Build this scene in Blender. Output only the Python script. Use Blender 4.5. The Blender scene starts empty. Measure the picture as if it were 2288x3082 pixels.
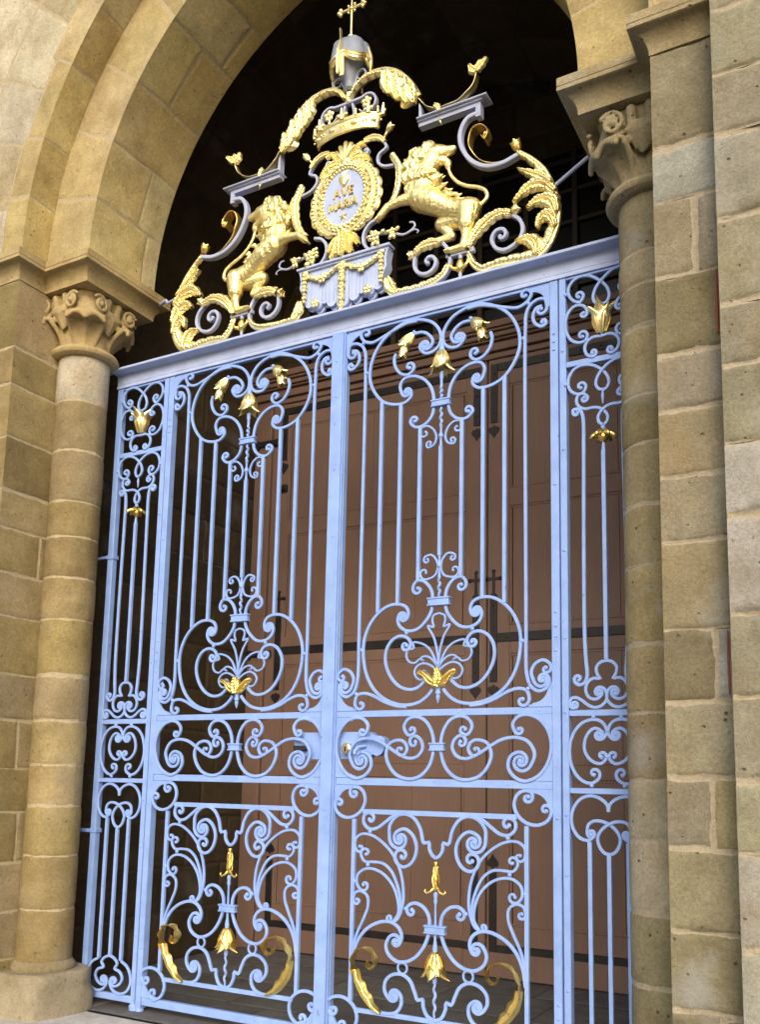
import bpy, bmesh, math, random, json
from mathutils import Vector, Matrix, noise
DATA = json.loads('''{"crest":{"volute_in":{"p":[[0.54,4.945],[0.546,4.976],[0.591,5.018],[0.657,5.027],[0.717,5.014],[0.764,4.97],[0.79,4.904],[0.789,4.837],[0.757,4.779],[0.698,4.741]],"a":[0.638,4.896],"b":null},"volute_out":{"p":[[1.1,4.975],[1.078,4.935],[1.1,4.871],[1.152,4.838],[1.212,4.847],[1.263,4.885],[1.282,4.941],[1.263,5.006],[1.212,5.053],[1.143,5.089],[1.064,5.084],[0.99,5.035],[0.937,4.961],[0.915,4.896]],"a":[1.139,4.937],"b":null},"base_left_leaf":{"p":[[0.789,4.837],[0.757,4.779],[0.698,4.741],[0.624,4.721],[0.539,4.716],[0.443,4.726],[0.37,4.733],[0.329,4.822]],"a":null,"b":null},"big_leaf":{"p":[[0.915,4.874],[0.951,4.789],[1.013,4.733],[1.1,4.736],[1.203,4.73],[1.305,4.716],[1.379,4.725],[1.445,4.775],[1.487,4.848],[1.512,4.951],[1.503,5.073],[1.472,5.181],[1.423,5.292],[1.348,5.387],[1.264,5.464]],"a":null,"b":null},"c_bar":{"p":[[1.256,5.447],[1.158,5.422],[1.054,5.431],[0.962,5.484],[0.896,5.568],[0.858,5.675],[0.869,5.761],[0.911,5.816],[0.989,5.828]],"a":null,"b":null},"cornice":{"p":[[0.572,5.933],[0.999,5.902],[0.989,5.828],[1.052,5.894]],"a":null,"b":null},"ribbon":{"p":[[0.562,6.076],[0.626,5.995],[0.704,5.962],[0.805,5.96],[0.885,5.986],[0.949,6.043],[0.978,6.113]],"a":null,"b":null},"ribbon_flower":{"p":[[0.978,6.123],[0.924,6.144],[1.027,6.154],[1.066,6.084],[0.954,6.061]],"a":null,"b":null},"top_leaf":{"p":[[0.015,6.289],[0.07,6.366],[0.148,6.406],[0.238,6.408],[0.326,6.381],[0.415,6.315],[0.491,6.217],[0.562,6.096]],"a":null,"b":null},"curl_ribbon":{"p":[[1.13,5.441],[1.035,5.468],[0.962,5.546],[0.927,5.637],[0.951,5.713],[1.009,5.727],[1.056,5.671],[1.039,5.618],[1.013,5.657]],"a":null,"b":null},"pt_flower_c":{"p":[[1.233,5.525]],"a":null,"b":null},"leaf1":{"p":[[1.472,5.177],[1.407,5.241],[1.34,5.285],[1.259,5.335]],"a":null,"b":null},"leaf2":{"p":[[1.496,5.109],[1.415,5.195],[1.339,5.202],[1.272,5.162],[1.229,5.122]],"a":null,"b":null},"leaf3":{"p":[[1.504,4.97],[1.472,5.057],[1.406,5.094],[1.347,5.078],[1.318,5.052]],"a":null,"b":null},"leaf4":{"p":[[1.495,4.88],[1.463,4.966],[1.422,4.986],[1.389,4.953],[1.38,4.904]],"a":null,"b":null},"leaf5":{"p":[[1.379,4.734],[1.371,4.804],[1.33,4.854],[1.271,4.862],[1.246,4.857]],"a":null,"b":null},"leaf6":{"p":[[0.924,4.903],[0.977,4.994],[1.047,5.054],[1.134,5.081],[1.212,5.058]],"a":null,"b":null},"leaf6_flower":{"p":[[1.263,5.103],[1.212,5.075]],"a":null,"b":null},"leaf7":{"p":[[0.741,4.994],[0.666,5.015],[0.591,5.004],[0.549,4.975]],"a":null,"b":null},"leaf7_flower":{"p":[[0.491,4.972]],"a":null,"b":null},"stem":{"p":[[0.847,4.897],[0.854,4.806],[0.87,4.709]],"a":null,"b":null},"stem_bar":{"p":[[0.783,4.904],[0.949,4.9]],"a":null,"b":null},"strut":{"p":[[1.494,5.173],[1.687,5.264]],"a":null,"b":null},"lj_hip":[0.922,5.18],"lj_loin":[0.821,5.211],"lj_waist":[0.756,5.248],"lj_ribs":[0.672,5.302],"lj_chest":[0.586,5.356],"lj_neck":[0.603,5.5],"lj_head":[0.677,5.625],"lj_muzzle":[0.808,5.623],"lj_jaw":[0.753,5.558],"lj_brow":[0.733,5.671],"lj_armA_sh":[0.547,5.368],"lj_armA_el":[0.45,5.36],"lj_armA_wr":[0.352,5.343],"lj_armA_paw":[0.304,5.296],"lj_armB_sh":[0.564,5.493],"lj_armB_el":[0.517,5.452],"lj_armB_wr":[0.472,5.523],"lj_armB_paw":[0.46,5.65],"lj_kneeA":[0.913,5.075],"lj_hockA":[0.909,4.996],"lj_footA":[0.892,4.925],"lj_toeA":[0.801,4.921],"lj_kneeB":[0.711,5.157],"lj_thB":[0.831,5.153],"lj_hockB":[0.791,5.052],"lj_footB":[0.666,5.047],"lj_toeB":[0.591,5.036],"lj_mane1":[0.506,5.512],"lj_mane2":[0.524,5.591],"lj_mane3":[0.581,5.657],"lj_mane4":[0.566,5.418],"lj_mane5":[0.679,5.457],"lj_mane6":[0.717,5.463],"lj_mane7":[0.755,5.377],"lj_mane8":[0.802,5.317],"lj_mane9":[0.834,5.279],"lj_mane10":[0.638,5.694],"tail":{"p":[[0.962,5.186],[1.011,5.198],[1.044,5.228],[1.033,5.276],[0.984,5.314],[0.902,5.351],[0.838,5.398],[0.799,5.45],[0.78,5.493],[0.772,5.533]],"a":null,"b":null},"ov_oc":[-0.004,5.54],"ov_ol":[-0.173,5.568],"ov_or":[0.156,5.527],"ov_ot":[0.011,5.747],"ov_ob":[-0.027,5.333],"ov_fl":[-0.315,5.578],"ov_fr":[0.299,5.495],"ov_ft":[0.038,5.826],"ov_fb":[-0.047,5.283],"palm_strip":{"p":[[0.369,5.733],[0.416,5.645],[0.422,5.558],[0.409,5.467],[0.366,5.386],[0.323,5.342]],"a":null,"b":null},"scroll_up":{"p":[[0.112,5.845],[0.108,5.883],[0.139,5.923],[0.206,5.924],[0.269,5.888],[0.309,5.822],[0.254,5.787],[0.245,5.737],[0.288,5.69],[0.371,5.669]],"a":[0.148,5.85],"b":null},"scroll_dn":{"p":[[0.248,5.312],[0.19,5.29],[0.15,5.233],[0.151,5.167],[0.191,5.111],[0.24,5.091]],"a":null,"b":null},"spray":{"p":[[0.278,5.196],[0.374,5.175],[0.455,5.139],[0.514,5.154],[0.54,5.178],[0.527,5.207],[0.5,5.212]],"a":null,"b":null},"spray_curl":{"p":[[0.495,5.147],[0.541,5.152],[0.567,5.132],[0.554,5.123]],"a":null,"b":null},"spray_flowers":{"p":[[0.259,5.169],[0.384,5.166]],"a":null,"b":null},"apron":{"p":[[-0.04,5.076],[0.349,5.08],[0.312,4.943],[0.294,4.821],[-0.009,4.736],[0.207,4.766],[0.068,4.769],[0.13,4.805]],"a":null,"b":null},"shell_top":{"p":[[0.005,5.939],[0.045,5.824],[-0.09,5.964],[0.135,5.942]],"a":null,"b":null},"shell_bot":{"p":[[-0.032,5.272],[-0.013,5.108],[-0.132,5.227],[0.091,5.211]],"a":null,"b":null},"crown":{"p":[[-0.229,6.009],[0.013,6.05],[0.249,6.009],[-0.274,6.095],[0.292,6.047],[-0.003,6.196]],"a":null,"b":null},"crown_arch":{"p":[[-0.005,6.261],[0.156,6.202],[0.132,6.265]],"a":null,"b":null},"pavilion":{"p":[[-0.002,6.777],[0.063,6.706],[0.134,6.6],[0.001,6.455],[-0.085,6.61],[-0.008,6.371],[0.148,6.486],[-0.148,6.557]],"a":null,"b":null},"stick":{"p":[[-0.006,6.784],[-0.008,7.081],[0.089,7.022],[-0.103,6.997]],"a":null,"b":null},"pav_scroll":{"p":[[0.042,6.44],[0.07,6.462],[0.098,6.451]],"a":null,"b":null}},"leaf":{"big_top":{"p":[[-0.156,4.333],[-0.12,4.282],[-0.059,4.282],[-0.014,4.322],[-0.011,4.396],[-0.061,4.472],[-0.148,4.515],[-0.242,4.526],[-0.345,4.493],[-0.448,4.414],[-0.509,4.299],[-0.519,4.189],[-0.483,4.092],[-0.41,4.009],[-0.321,3.976],[-0.251,3.979],[-0.212,4.013],[-0.217,4.054]],"a":[-0.115,4.332],"b":[-0.242,4.047]},"flower_arm":{"p":[[-0.197,4.43],[-0.139,4.428],[-0.089,4.397],[-0.064,4.351],[-0.08,4.317]],"a":null,"b":[-0.113,4.337]},"under_arm":{"p":[[-0.33,4.323],[-0.341,4.284],[-0.328,4.226],[-0.287,4.177],[-0.236,4.162],[-0.202,4.186]],"a":null,"b":[-0.229,4.213]},"corner_wave":{"p":[[-0.177,4.513],[-0.257,4.514],[-0.345,4.489],[-0.434,4.457],[-0.51,4.439],[-0.569,4.463],[-0.594,4.507]],"a":null,"b":[-0.553,4.509]},"crook":{"p":[[-0.553,4.168],[-0.556,4.295],[-0.56,4.38],[-0.583,4.43],[-0.633,4.459],[-0.68,4.451],[-0.69,4.411]],"a":null,"b":[-0.653,4.39]},"crook_c":{"p":[[-0.66,4.413],[-0.624,4.405],[-0.604,4.361],[-0.612,4.318],[-0.644,4.288]],"a":null,"b":[-0.666,4.309]},"lyre_top":{"p":[[-0.281,4.046],[-0.293,4.096],[-0.265,4.138],[-0.192,4.142],[-0.12,4.105],[-0.07,4.039],[-0.051,3.962],[-0.051,3.902],[-0.068,3.846],[-0.117,3.804],[-0.174,3.798],[-0.214,3.834]],"a":[-0.242,4.047],"b":[-0.184,3.846]},"mini_a":{"p":[[-0.128,3.79],[-0.089,3.791],[-0.049,3.76],[-0.031,3.707],[-0.046,3.664],[-0.087,3.649]],"a":[-0.111,3.75],"b":[-0.078,3.673]},"crook_low":{"p":[[-0.556,2.419],[-0.555,2.292],[-0.56,2.201],[-0.583,2.133],[-0.633,2.103],[-0.68,2.122],[-0.694,2.162]],"a":null,"b":[-0.653,2.168]},"crook_low_c":{"p":[[-0.695,2.258],[-0.658,2.279],[-0.612,2.26],[-0.587,2.214],[-0.599,2.166]],"a":[-0.673,2.228],"b":[-0.653,2.168]},"wave_low":{"p":[[-0.208,2.032],[-0.283,2.04],[-0.37,2.069],[-0.44,2.104],[-0.505,2.122],[-0.557,2.11],[-0.573,2.074]],"a":null,"b":[-0.532,2.053]},"big_low":{"p":[[-0.215,2.575],[-0.207,2.612],[-0.226,2.65],[-0.284,2.67],[-0.354,2.661],[-0.43,2.613],[-0.487,2.539],[-0.52,2.44],[-0.517,2.325],[-0.488,2.221],[-0.427,2.131],[-0.332,2.068],[-0.22,2.043],[-0.128,2.057],[-0.066,2.097],[-0.035,2.134]],"a":[-0.245,2.589],"b":null},"lyre_mid":{"p":[[-0.268,2.607],[-0.281,2.568],[-0.262,2.525],[-0.208,2.498],[-0.142,2.506],[-0.088,2.55],[-0.052,2.605],[-0.043,2.664],[-0.048,2.726],[-0.073,2.773],[-0.117,2.805],[-0.16,2.8],[-0.178,2.769]],"a":[-0.245,2.589],"b":[-0.144,2.752]},"inner_c":{"p":[[-0.202,2.383],[-0.187,2.416],[-0.21,2.454],[-0.26,2.469],[-0.317,2.446],[-0.356,2.386],[-0.361,2.312],[-0.331,2.232],[-0.274,2.167],[-0.206,2.138],[-0.138,2.145],[-0.076,2.195]],"a":[-0.224,2.407],"b":null},"plume_mid":{"p":[[0.004,2.236],[-0.001,2.302],[-0.012,2.379],[-0.034,2.452],[-0.073,2.522],[-0.032,2.511],[-0.043,2.547],[-0.037,2.58],[0.004,2.595]],"a":null,"b":null},"plume_mid_in":{"p":[[0.009,2.236],[0.006,2.302]],"a":null,"b":null},"plume_side":{"p":[[-0.008,2.253],[-0.023,2.314],[-0.058,2.376],[-0.11,2.414],[-0.174,2.423],[-0.166,2.389],[-0.205,2.38],[-0.218,2.347],[-0.2,2.309],[-0.157,2.298],[-0.123,2.321],[-0.096,2.304],[-0.118,2.327],[-0.084,2.336],[-0.041,2.315],[-0.015,2.264]],"a":null,"b":null},"plume_low":{"p":[[-0.028,2.243],[-0.053,2.28],[-0.096,2.293],[-0.138,2.28],[-0.16,2.245],[-0.146,2.209]],"a":null,"b":[-0.105,2.232]},"mini_b":{"p":[[-0.094,2.954],[-0.057,2.961],[-0.022,2.927],[-0.011,2.875],[-0.031,2.828],[-0.074,2.812]],"a":[-0.086,2.93],"b":[-0.099,2.852]},"band_c":{"p":[[-0.488,1.878],[-0.475,1.919],[-0.507,1.96],[-0.562,1.972],[-0.631,1.947],[-0.685,1.879],[-0.703,1.789],[-0.681,1.699],[-0.626,1.629],[-0.547,1.599],[-0.483,1.623],[-0.447,1.678],[-0.464,1.739],[-0.516,1.761]],"a":[-0.516,1.886],"b":[-0.522,1.708]},"band_s":{"p":[[-0.589,1.699],[-0.604,1.75],[-0.569,1.817],[-0.499,1.843],[-0.412,1.833],[-0.336,1.794],[-0.261,1.748],[-0.186,1.722],[-0.128,1.736],[-0.097,1.783],[-0.111,1.832],[-0.15,1.857]],"a":[-0.522,1.708],"b":[-0.154,1.816]},"band_lyre":{"p":[[-0.205,1.87],[-0.223,1.912],[-0.197,1.955],[-0.142,1.97],[-0.082,1.947],[-0.039,1.885],[-0.023,1.815],[-0.028,1.741],[-0.058,1.666],[-0.117,1.614],[-0.189,1.6],[-0.27,1.623],[-0.323,1.68],[-0.344,1.75],[-0.318,1.811],[-0.271,1.83]],"a":[-0.172,1.892],"b":[-0.246,1.772]},"kick_corner":{"p":[[-0.593,1.507],[-0.584,1.538],[-0.543,1.545],[-0.502,1.522],[-0.484,1.47],[-0.502,1.413],[-0.555,1.369],[-0.623,1.359],[-0.681,1.387],[-0.702,1.434]],"a":[-0.562,1.507],"b":[-0.667,1.443]},"kick_s":{"p":[[-0.488,1.372],[-0.49,1.331],[-0.454,1.297],[-0.398,1.301],[-0.343,1.337],[-0.282,1.379],[-0.203,1.392]],"a":[-0.445,1.355],"b":null},"kick_lyre":{"p":[[-0.312,1.269],[-0.309,1.322],[-0.269,1.372],[-0.209,1.392],[-0.148,1.369],[-0.105,1.309],[-0.079,1.227],[-0.047,1.235],[-0.043,1.192],[-0.021,1.157],[0.005,1.146]],"a":[-0.24,1.244],"b":null},"kick_c":{"p":[[-0.267,1.281],[-0.213,1.305],[-0.161,1.277],[-0.129,1.214],[-0.137,1.146],[-0.174,1.097],[-0.219,1.083]],"a":[-0.24,1.244],"b":[-0.223,1.146]},"kick_p1":{"p":[[-0.549,1.188],[-0.545,1.231],[-0.504,1.262],[-0.434,1.258],[-0.358,1.219],[-0.282,1.148],[-0.231,1.051],[-0.21,0.938],[-0.216,0.855],[-0.248,0.78],[-0.294,0.76]],"a":[-0.514,1.181],"b":[-0.299,0.783]},"kick_p2":{"p":[[-0.503,1.131],[-0.477,1.1],[-0.417,1.101],[-0.354,1.096],[-0.298,1.058],[-0.253,0.977],[-0.229,0.885],[-0.237,0.801],[-0.26,0.77]],"a":[-0.471,1.151],"b":null},"kick_p3":{"p":[[-0.502,0.933],[-0.528,0.963],[-0.525,1.017],[-0.478,1.055],[-0.415,1.059],[-0.34,1.029],[-0.277,0.964],[-0.245,0.883],[-0.243,0.811],[-0.274,0.765]],"a":[-0.478,0.961],"b":null},"kick_p4":{"p":[[-0.551,0.873],[-0.539,0.911],[-0.499,0.925],[-0.454,0.897],[-0.449,0.836],[-0.479,0.76],[-0.517,0.683],[-0.545,0.596],[-0.553,0.5]],"a":[-0.525,0.867],"b":null},"kick_hook":{"p":[[-0.226,0.648],[-0.217,0.685],[-0.235,0.729],[-0.284,0.759],[-0.345,0.759],[-0.424,0.728],[-0.491,0.669],[-0.533,0.586],[-0.549,0.49]],"a":[-0.257,0.653],"b":null},"kick_low_lyre":{"p":[[-0.3,0.672],[-0.32,0.628],[-0.304,0.578],[-0.249,0.543],[-0.189,0.545],[-0.125,0.577],[-0.073,0.638],[-0.043,0.706],[-0.035,0.757],[-0.045,0.823],[-0.083,0.867],[-0.137,0.882],[-0.176,0.863]],"a":[-0.257,0.653],"b":[-0.154,0.834]},"kick_bot":{"p":[[-0.293,0.325],[-0.324,0.367],[-0.319,0.423],[-0.277,0.462],[-0.212,0.472],[-0.158,0.442],[-0.128,0.385],[-0.107,0.341],[-0.075,0.35],[-0.071,0.313],[-0.045,0.262],[0.001,0.241]],"a":[-0.263,0.347],"b":null},"kick_bot_c":{"p":[[-0.242,0.376],[-0.215,0.349],[-0.214,0.299],[-0.243,0.258],[-0.303,0.241],[-0.369,0.244]],"a":[-0.263,0.347],"b":null},"kick_bot_corner":{"p":[[-0.713,0.215],[-0.719,0.258],[-0.669,0.293],[-0.594,0.294],[-0.531,0.252],[-0.508,0.19],[-0.53,0.128],[-0.587,0.094]],"a":[-0.674,0.219],"b":[-0.602,0.137]}},"pan":{"loop_top":{"p":[[-0.112,4.398],[-0.128,4.382],[-0.16,4.395],[-0.19,4.433],[-0.196,4.479],[-0.17,4.522],[-0.123,4.541],[-0.069,4.532],[-0.013,4.492],[0.031,4.44],[0.046,4.385],[0.029,4.345],[-0.005,4.34]],"a":[-0.133,4.422],"b":null},"side_c":{"p":[[-0.084,4.313],[-0.1,4.347],[-0.136,4.364],[-0.175,4.354],[-0.204,4.316],[-0.216,4.262],[-0.205,4.2],[-0.174,4.15],[-0.131,4.13],[-0.095,4.137],[-0.084,4.162]],"a":[-0.107,4.302],"b":[-0.116,4.171]},"small_arch":{"p":[[-0.008,4.142],[-0.049,4.145],[-0.083,4.127],[-0.101,4.088],[-0.087,4.045],[-0.061,4.029]],"a":null,"b":[-0.051,4.052]},"loop_two":{"p":[[-0.102,3.837],[-0.12,3.819],[-0.159,3.823],[-0.194,3.857],[-0.201,3.915],[-0.172,3.968],[-0.122,3.989],[-0.065,3.98],[-0.014,3.949],[0.025,3.902],[0.037,3.856],[0.021,3.824],[-0.006,3.816]],"a":[-0.127,3.861],"b":null},"loop_three":{"p":[[-0.089,3.795],[-0.117,3.816],[-0.145,3.807],[-0.154,3.774],[-0.135,3.737],[-0.1,3.72],[-0.062,3.721],[-0.024,3.714],[0.008,3.69],[0.027,3.655],[0.021,3.623],[-0.009,3.607]],"a":[-0.108,3.782],"b":null},"crook":{"p":[[-0.171,3.701],[-0.173,3.722],[-0.153,3.727],[-0.13,3.714],[-0.117,3.681],[-0.112,3.619],[-0.113,3.491]],"a":[-0.154,3.704],"b":null},"hook_low":{"p":[[-0.119,2.398],[-0.111,2.243],[-0.107,2.186],[-0.119,2.145],[-0.148,2.129],[-0.173,2.142]],"a":null,"b":[-0.158,2.164]},"trefoil":{"p":[[0.004,2.259],[-0.03,2.253],[-0.056,2.224],[-0.05,2.183],[-0.035,2.161],[-0.074,2.164],[-0.106,2.14],[-0.117,2.099],[-0.098,2.059],[-0.06,2.049],[-0.03,2.069]],"a":null,"b":[-0.044,2.084]},"wave":{"p":[[-0.17,2.006],[-0.196,2.002],[-0.209,2.028],[-0.199,2.056],[-0.172,2.061],[-0.137,2.043],[-0.102,2.016],[-0.064,2.004],[-0.026,2.016],[-0.0,2.049],[-0.002,2.083]],"a":[-0.182,2.022],"b":[-0.044,2.084]},"band_outer":{"p":[[-0.025,1.834],[-0.005,1.862],[-0.01,1.899],[-0.038,1.93],[-0.084,1.938],[-0.138,1.92],[-0.184,1.871],[-0.208,1.803],[-0.212,1.742],[-0.197,1.678],[-0.165,1.626],[-0.123,1.598],[-0.085,1.596],[-0.052,1.617]],"a":[-0.047,1.856],"b":[-0.076,1.646]},"band_inner":{"p":[[-0.035,1.877],[-0.066,1.891],[-0.096,1.876],[-0.122,1.833],[-0.128,1.78],[-0.111,1.737],[-0.076,1.707],[-0.038,1.7],[-0.013,1.719]],"a":[-0.047,1.856],"b":[-0.032,1.741]},"heart":{"p":[[0.01,1.445],[-0.008,1.483],[-0.048,1.515],[-0.097,1.527],[-0.149,1.51],[-0.188,1.465],[-0.204,1.405],[-0.192,1.343],[-0.159,1.302],[-0.115,1.29],[-0.083,1.309]],"a":null,"b":[-0.095,1.327]},"loop_low":{"p":[[-0.118,1.342],[-0.112,1.373],[-0.083,1.393],[-0.038,1.393],[0.006,1.375],[0.043,1.342],[0.06,1.303],[0.05,1.259],[0.026,1.229],[0.004,1.221]],"a":[-0.095,1.327],"b":null},"foot_trefoil":{"p":[[0.003,0.339],[-0.043,0.325],[-0.075,0.29],[-0.053,0.257],[-0.102,0.24],[-0.128,0.2],[-0.108,0.16],[-0.061,0.139]],"a":null,"b":[-0.051,0.17]},"foot_c":{"p":[[-0.108,0.312],[-0.163,0.283],[-0.197,0.232],[-0.205,0.173],[-0.174,0.118],[-0.111,0.095],[-0.046,0.111],[-0.015,0.151]],"a":null,"b":[-0.051,0.17]}},"pts":{"L":{"ball_mid_top":[0.001,4.377],"ball_loop_bar":[-0.543,4.233],"ball_wave":[-0.575,4.449],"ball_under":[-0.239,4.158],"collar_top":[-0.004,3.929],"neck_top":[-0.004,4.123],"knot1":[-0.01,3.71],"bar_start":[-0.009,3.642],"tw_low_top":[0.001,2.958],"knot2":[0.001,2.896],"collar_mid":[0.004,2.666],"ball_c":[-0.22,2.485],"ball_loop_bar2":[-0.541,2.395],"ball_wave2":[-0.566,2.118],"finial":[-0.0,2.1],"finial_end":[-0.001,2.062],"flower_mid":[-0.004,2.182],"collar_band":[0.002,1.792],"ball_band":[-0.166,1.864],"ball_k1":[-0.445,1.281],"ball_k2":[-0.456,1.082],"ball_k3":[-0.549,0.98],"ball_k4":[-0.192,0.846],"ring":[-0.221,0.508],"collar_kick":[0.0,0.74],"bud_top":[0.007,1.13],"bud_bot":[0.003,0.959],"bell_top":[0.004,0.61],"bell_bot":[0.001,0.47],"spin_bot":[-0.002,0.253],"flower_top_tip":[0.002,4.271],"flower_top_bot":[-0.002,4.131],"flowerL_base":[-0.206,4.43],"flowerL_mid":[-0.269,4.372],"flowerL_end":[-0.267,4.262],"flowerR_base":[0.221,4.425],"flowerR_end":[0.292,4.259],"flowerR_tip":[0.371,4.346],"leaf_a":[-0.333,0.529],"leaf_b":[-0.39,0.59],"leaf_c":[-0.525,0.514],"leaf_d":[-0.541,0.408],"leaf_e":[-0.482,0.301],"leaf_f":[-0.345,0.247],"leaf_g":[-0.431,0.503],"b0":[-0.555,4.211],"b1":[-0.439,4.0],"b2":[-0.301,3.969],"b3":[-0.154,3.792],"b1b":[-0.423,2.63],"b2b":[-0.28,2.667],"b3b":[-0.137,2.807],"kbar":[-0.569,1.019],"kbart":[-0.578,1.361],"kbarb":[-0.572,0.3]},"P":{"r1":[-0.211,4.445],"r2":[-0.133,4.376],"r3":[-0.092,4.134],"r4":[-0.215,3.885],"tulip_bot":[-0.007,4.166],"tulip_top":[-0.005,4.335],"tulip_l":[-0.104,4.296],"tulip_r":[0.088,4.315],"spin_a":[-0.005,3.811],"spin_b":[-0.006,3.732],"bud_a":[-0.007,3.587],"bud_b":[-0.008,3.502],"bud_l":[-0.071,3.53],"bar_c_bot":[0.003,2.265],"r5":[-0.076,1.951],"r6":[0.003,1.877],"r7":[0.0,1.737],"r8":[-0.09,1.582],"bl":[-0.104,1.284],"bc":[0.004,1.218],"foot_bl":[-0.102,0.314],"foot_bc":[0.003,0.343]}}}''')
LEAF, PAN, PTS, CREST = DATA['leaf'], DATA['pan'], DATA['pts'], DATA['crest']
random.seed(7)
PI = math.pi
scene = bpy.context.scene
col = scene.collection

# ------------------------------------------------------------------ materials
def new_mat(name):
    m = bpy.data.materials.new(name); m.use_nodes = True
    nt = m.node_tree; b = nt.nodes['Principled BSDF']
    return m, nt, b
def N(nt, t, **kw):
    n = nt.nodes.new(t)
    for k, v in kw.items():
        if k in n.inputs: n.inputs[k].default_value = v
        else: setattr(n, k, v)
    return n
def ramp(nt, fac, a, b, ca=(0,0,0,1), cb=(1,1,1,1)):
    r = nt.nodes.new('ShaderNodeValToRGB'); e = r.color_ramp.elements
    e[0].position, e[1].position = a, b; e[0].color, e[1].color = ca, cb
    nt.links.new(fac, r.inputs[0]); return r.outputs[0]
def mix(nt, f, a, b, mode='MIX'):
    n = nt.nodes.new('ShaderNodeMix'); n.data_type = 'RGBA'; n.blend_type = mode
    for s, v in ((0, f), (6, a), (7, b)):
        if isinstance(v, (int, float)): n.inputs[s].default_value = v
        elif isinstance(v, tuple): n.inputs[s].default_value = v
        else: nt.links.new(v, n.inputs[s])
    return n.outputs[2]
def stone_mat(name, mortar, bump=.5, pit=.6, scale=1.0, grey=.25):
    m, nt, b = new_mat(name); L = nt.links.new
    tc = N(nt, 'ShaderNodeTexCoord')
    at = N(nt, 'ShaderNodeAttribute', attribute_name='tone'); mo = N(nt, 'ShaderNodeAttribute', attribute_name='mort')
    n1 = N(nt, 'ShaderNodeTexNoise', Scale=3.1*scale, Detail=8.0, Roughness=.62); L(tc.outputs['Object'], n1.inputs['Vector'])
    n2 = N(nt, 'ShaderNodeTexNoise', Scale=55.0*scale, Detail=9.0, Roughness=.78); L(tc.outputs['Object'], n2.inputs['Vector'])
    n3 = N(nt, 'ShaderNodeTexNoise', Scale=17.0*scale, Detail=4.0, Roughness=.6); L(tc.outputs['Object'], n3.inputs['Vector'])
    n5 = N(nt, 'ShaderNodeTexNoise', Scale=7.0*scale, Detail=7.0, Roughness=.7); L(tc.outputs['Object'], n5.inputs['Vector'])
    v = N(nt, 'ShaderNodeTexVoronoi', Scale=24.0*scale); L(tc.outputs['Object'], v.inputs['Vector'])
    f1 = ramp(nt, n1.outputs[0], .3, .7, (.80,.77,.70,1), (1.17,1.17,1.18,1))
    c = mix(nt, 1.0, at.outputs['Color'], f1, 'MULTIPLY')
    c = mix(nt, 1.0, c, ramp(nt, n5.outputs[0], .32, .68, (.84,.83,.81,1), (1.13,1.13,1.12,1)), 'MULTIPLY')
    f2 = ramp(nt, n2.outputs[0], .32, .68, (.66,.655,.64,1), (1.30,1.30,1.30,1))
    c = mix(nt, .8, c, f2, 'MULTIPLY')
    # weathering: dark crust, pale blue-grey lime patches and rusty stains, each with a shape of its own
    n4 = N(nt, 'ShaderNodeTexNoise', Scale=1.5*scale, Detail=6.0, Roughness=.65); L(tc.outputs['Object'], n4.inputs['Vector'])
    n6 = N(nt, 'ShaderNodeTexNoise', Scale=2.1*scale, Detail=5.0, Roughness=.6); mp = N(nt, 'ShaderNodeMapping'); mp.inputs['Location'].default_value = (7, 3, 5); L(tc.outputs['Object'], mp.inputs[0]); L(mp.outputs[0], n6.inputs['Vector'])
    c = mix(nt, 1.0, c, mix(nt, ramp(nt, n4.outputs[0], .54, .72), (1,1,1,1), (.80,.76,.68,1)), 'MULTIPLY')
    pf = N(nt, 'ShaderNodeMath', operation='MULTIPLY'); L(ramp(nt, n6.outputs[0], .57, .70), pf.inputs[0]); pf.inputs[1].default_value = .55*grey
    c = mix(nt, pf.outputs[0], c, (.40,.41,.41,1))
    rf = N(nt, 'ShaderNodeMath', operation='MULTIPLY'); L(ramp(nt, n6.outputs[0], .30, .42, (1,1,1,1), (0,0,0,1)), rf.inputs[0]); rf.inputs[1].default_value = .35
    c = mix(nt, rf.outputs[0], c, mix(nt, 1.0, c, (.98,.82,.60,1), 'MULTIPLY'))
    # pits
    pm = N(nt, 'ShaderNodeMath', operation='MULTIPLY')
    pv = ramp(nt, v.outputs['Distance'], .12, .24, (1,1,1,1), (0,0,0,1)); pn = ramp(nt, n3.outputs[0], .55, .62)
    L(pv, pm.inputs[0]); L(pn, pm.inputs[1])
    pk = N(nt, 'ShaderNodeMath', operation='MULTIPLY'); L(pm.outputs[0], pk.inputs[0]); pk.inputs[1].default_value = pit
    c = mix(nt, pk.outputs[0], c, (.10,.075,.045,1))
    mc = mix(nt, 1.0, mortar, ramp(nt, n2.outputs[0], .3, .7, (.7,.7,.7,1), (1.15,1.15,1.15,1)), 'MULTIPLY')
    ms = N(nt, 'ShaderNodeMath', operation='MULTIPLY_ADD'); L(n3.outputs[0], ms.inputs[0]); ms.inputs[1].default_value = 1.5; ms.inputs[2].default_value = -.75
    ma = N(nt, 'ShaderNodeMath', operation='ADD'); L(mo.outputs['Fac'], ma.inputs[0]); L(ms.outputs[0], ma.inputs[1])
    c = mix(nt, ramp(nt, ma.outputs[0], .46, .56), c, mc)
    L(c, b.inputs['Base Color']); b.inputs['Roughness'].default_value = .9; b.inputs['Specular IOR Level'].default_value = .2
    bh = N(nt, 'ShaderNodeMath', operation='MULTIPLY_ADD'); L(pm.outputs[0], bh.inputs[0]); bh.inputs[1].default_value = -.9; L(n2.outputs[0], bh.inputs[2])
    bp = N(nt, 'ShaderNodeBump', Strength=bump, Distance=.012); L(bh.outputs[0], bp.inputs['Height']); L(bp.outputs[0], b.inputs['Normal'])
    return m
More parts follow.
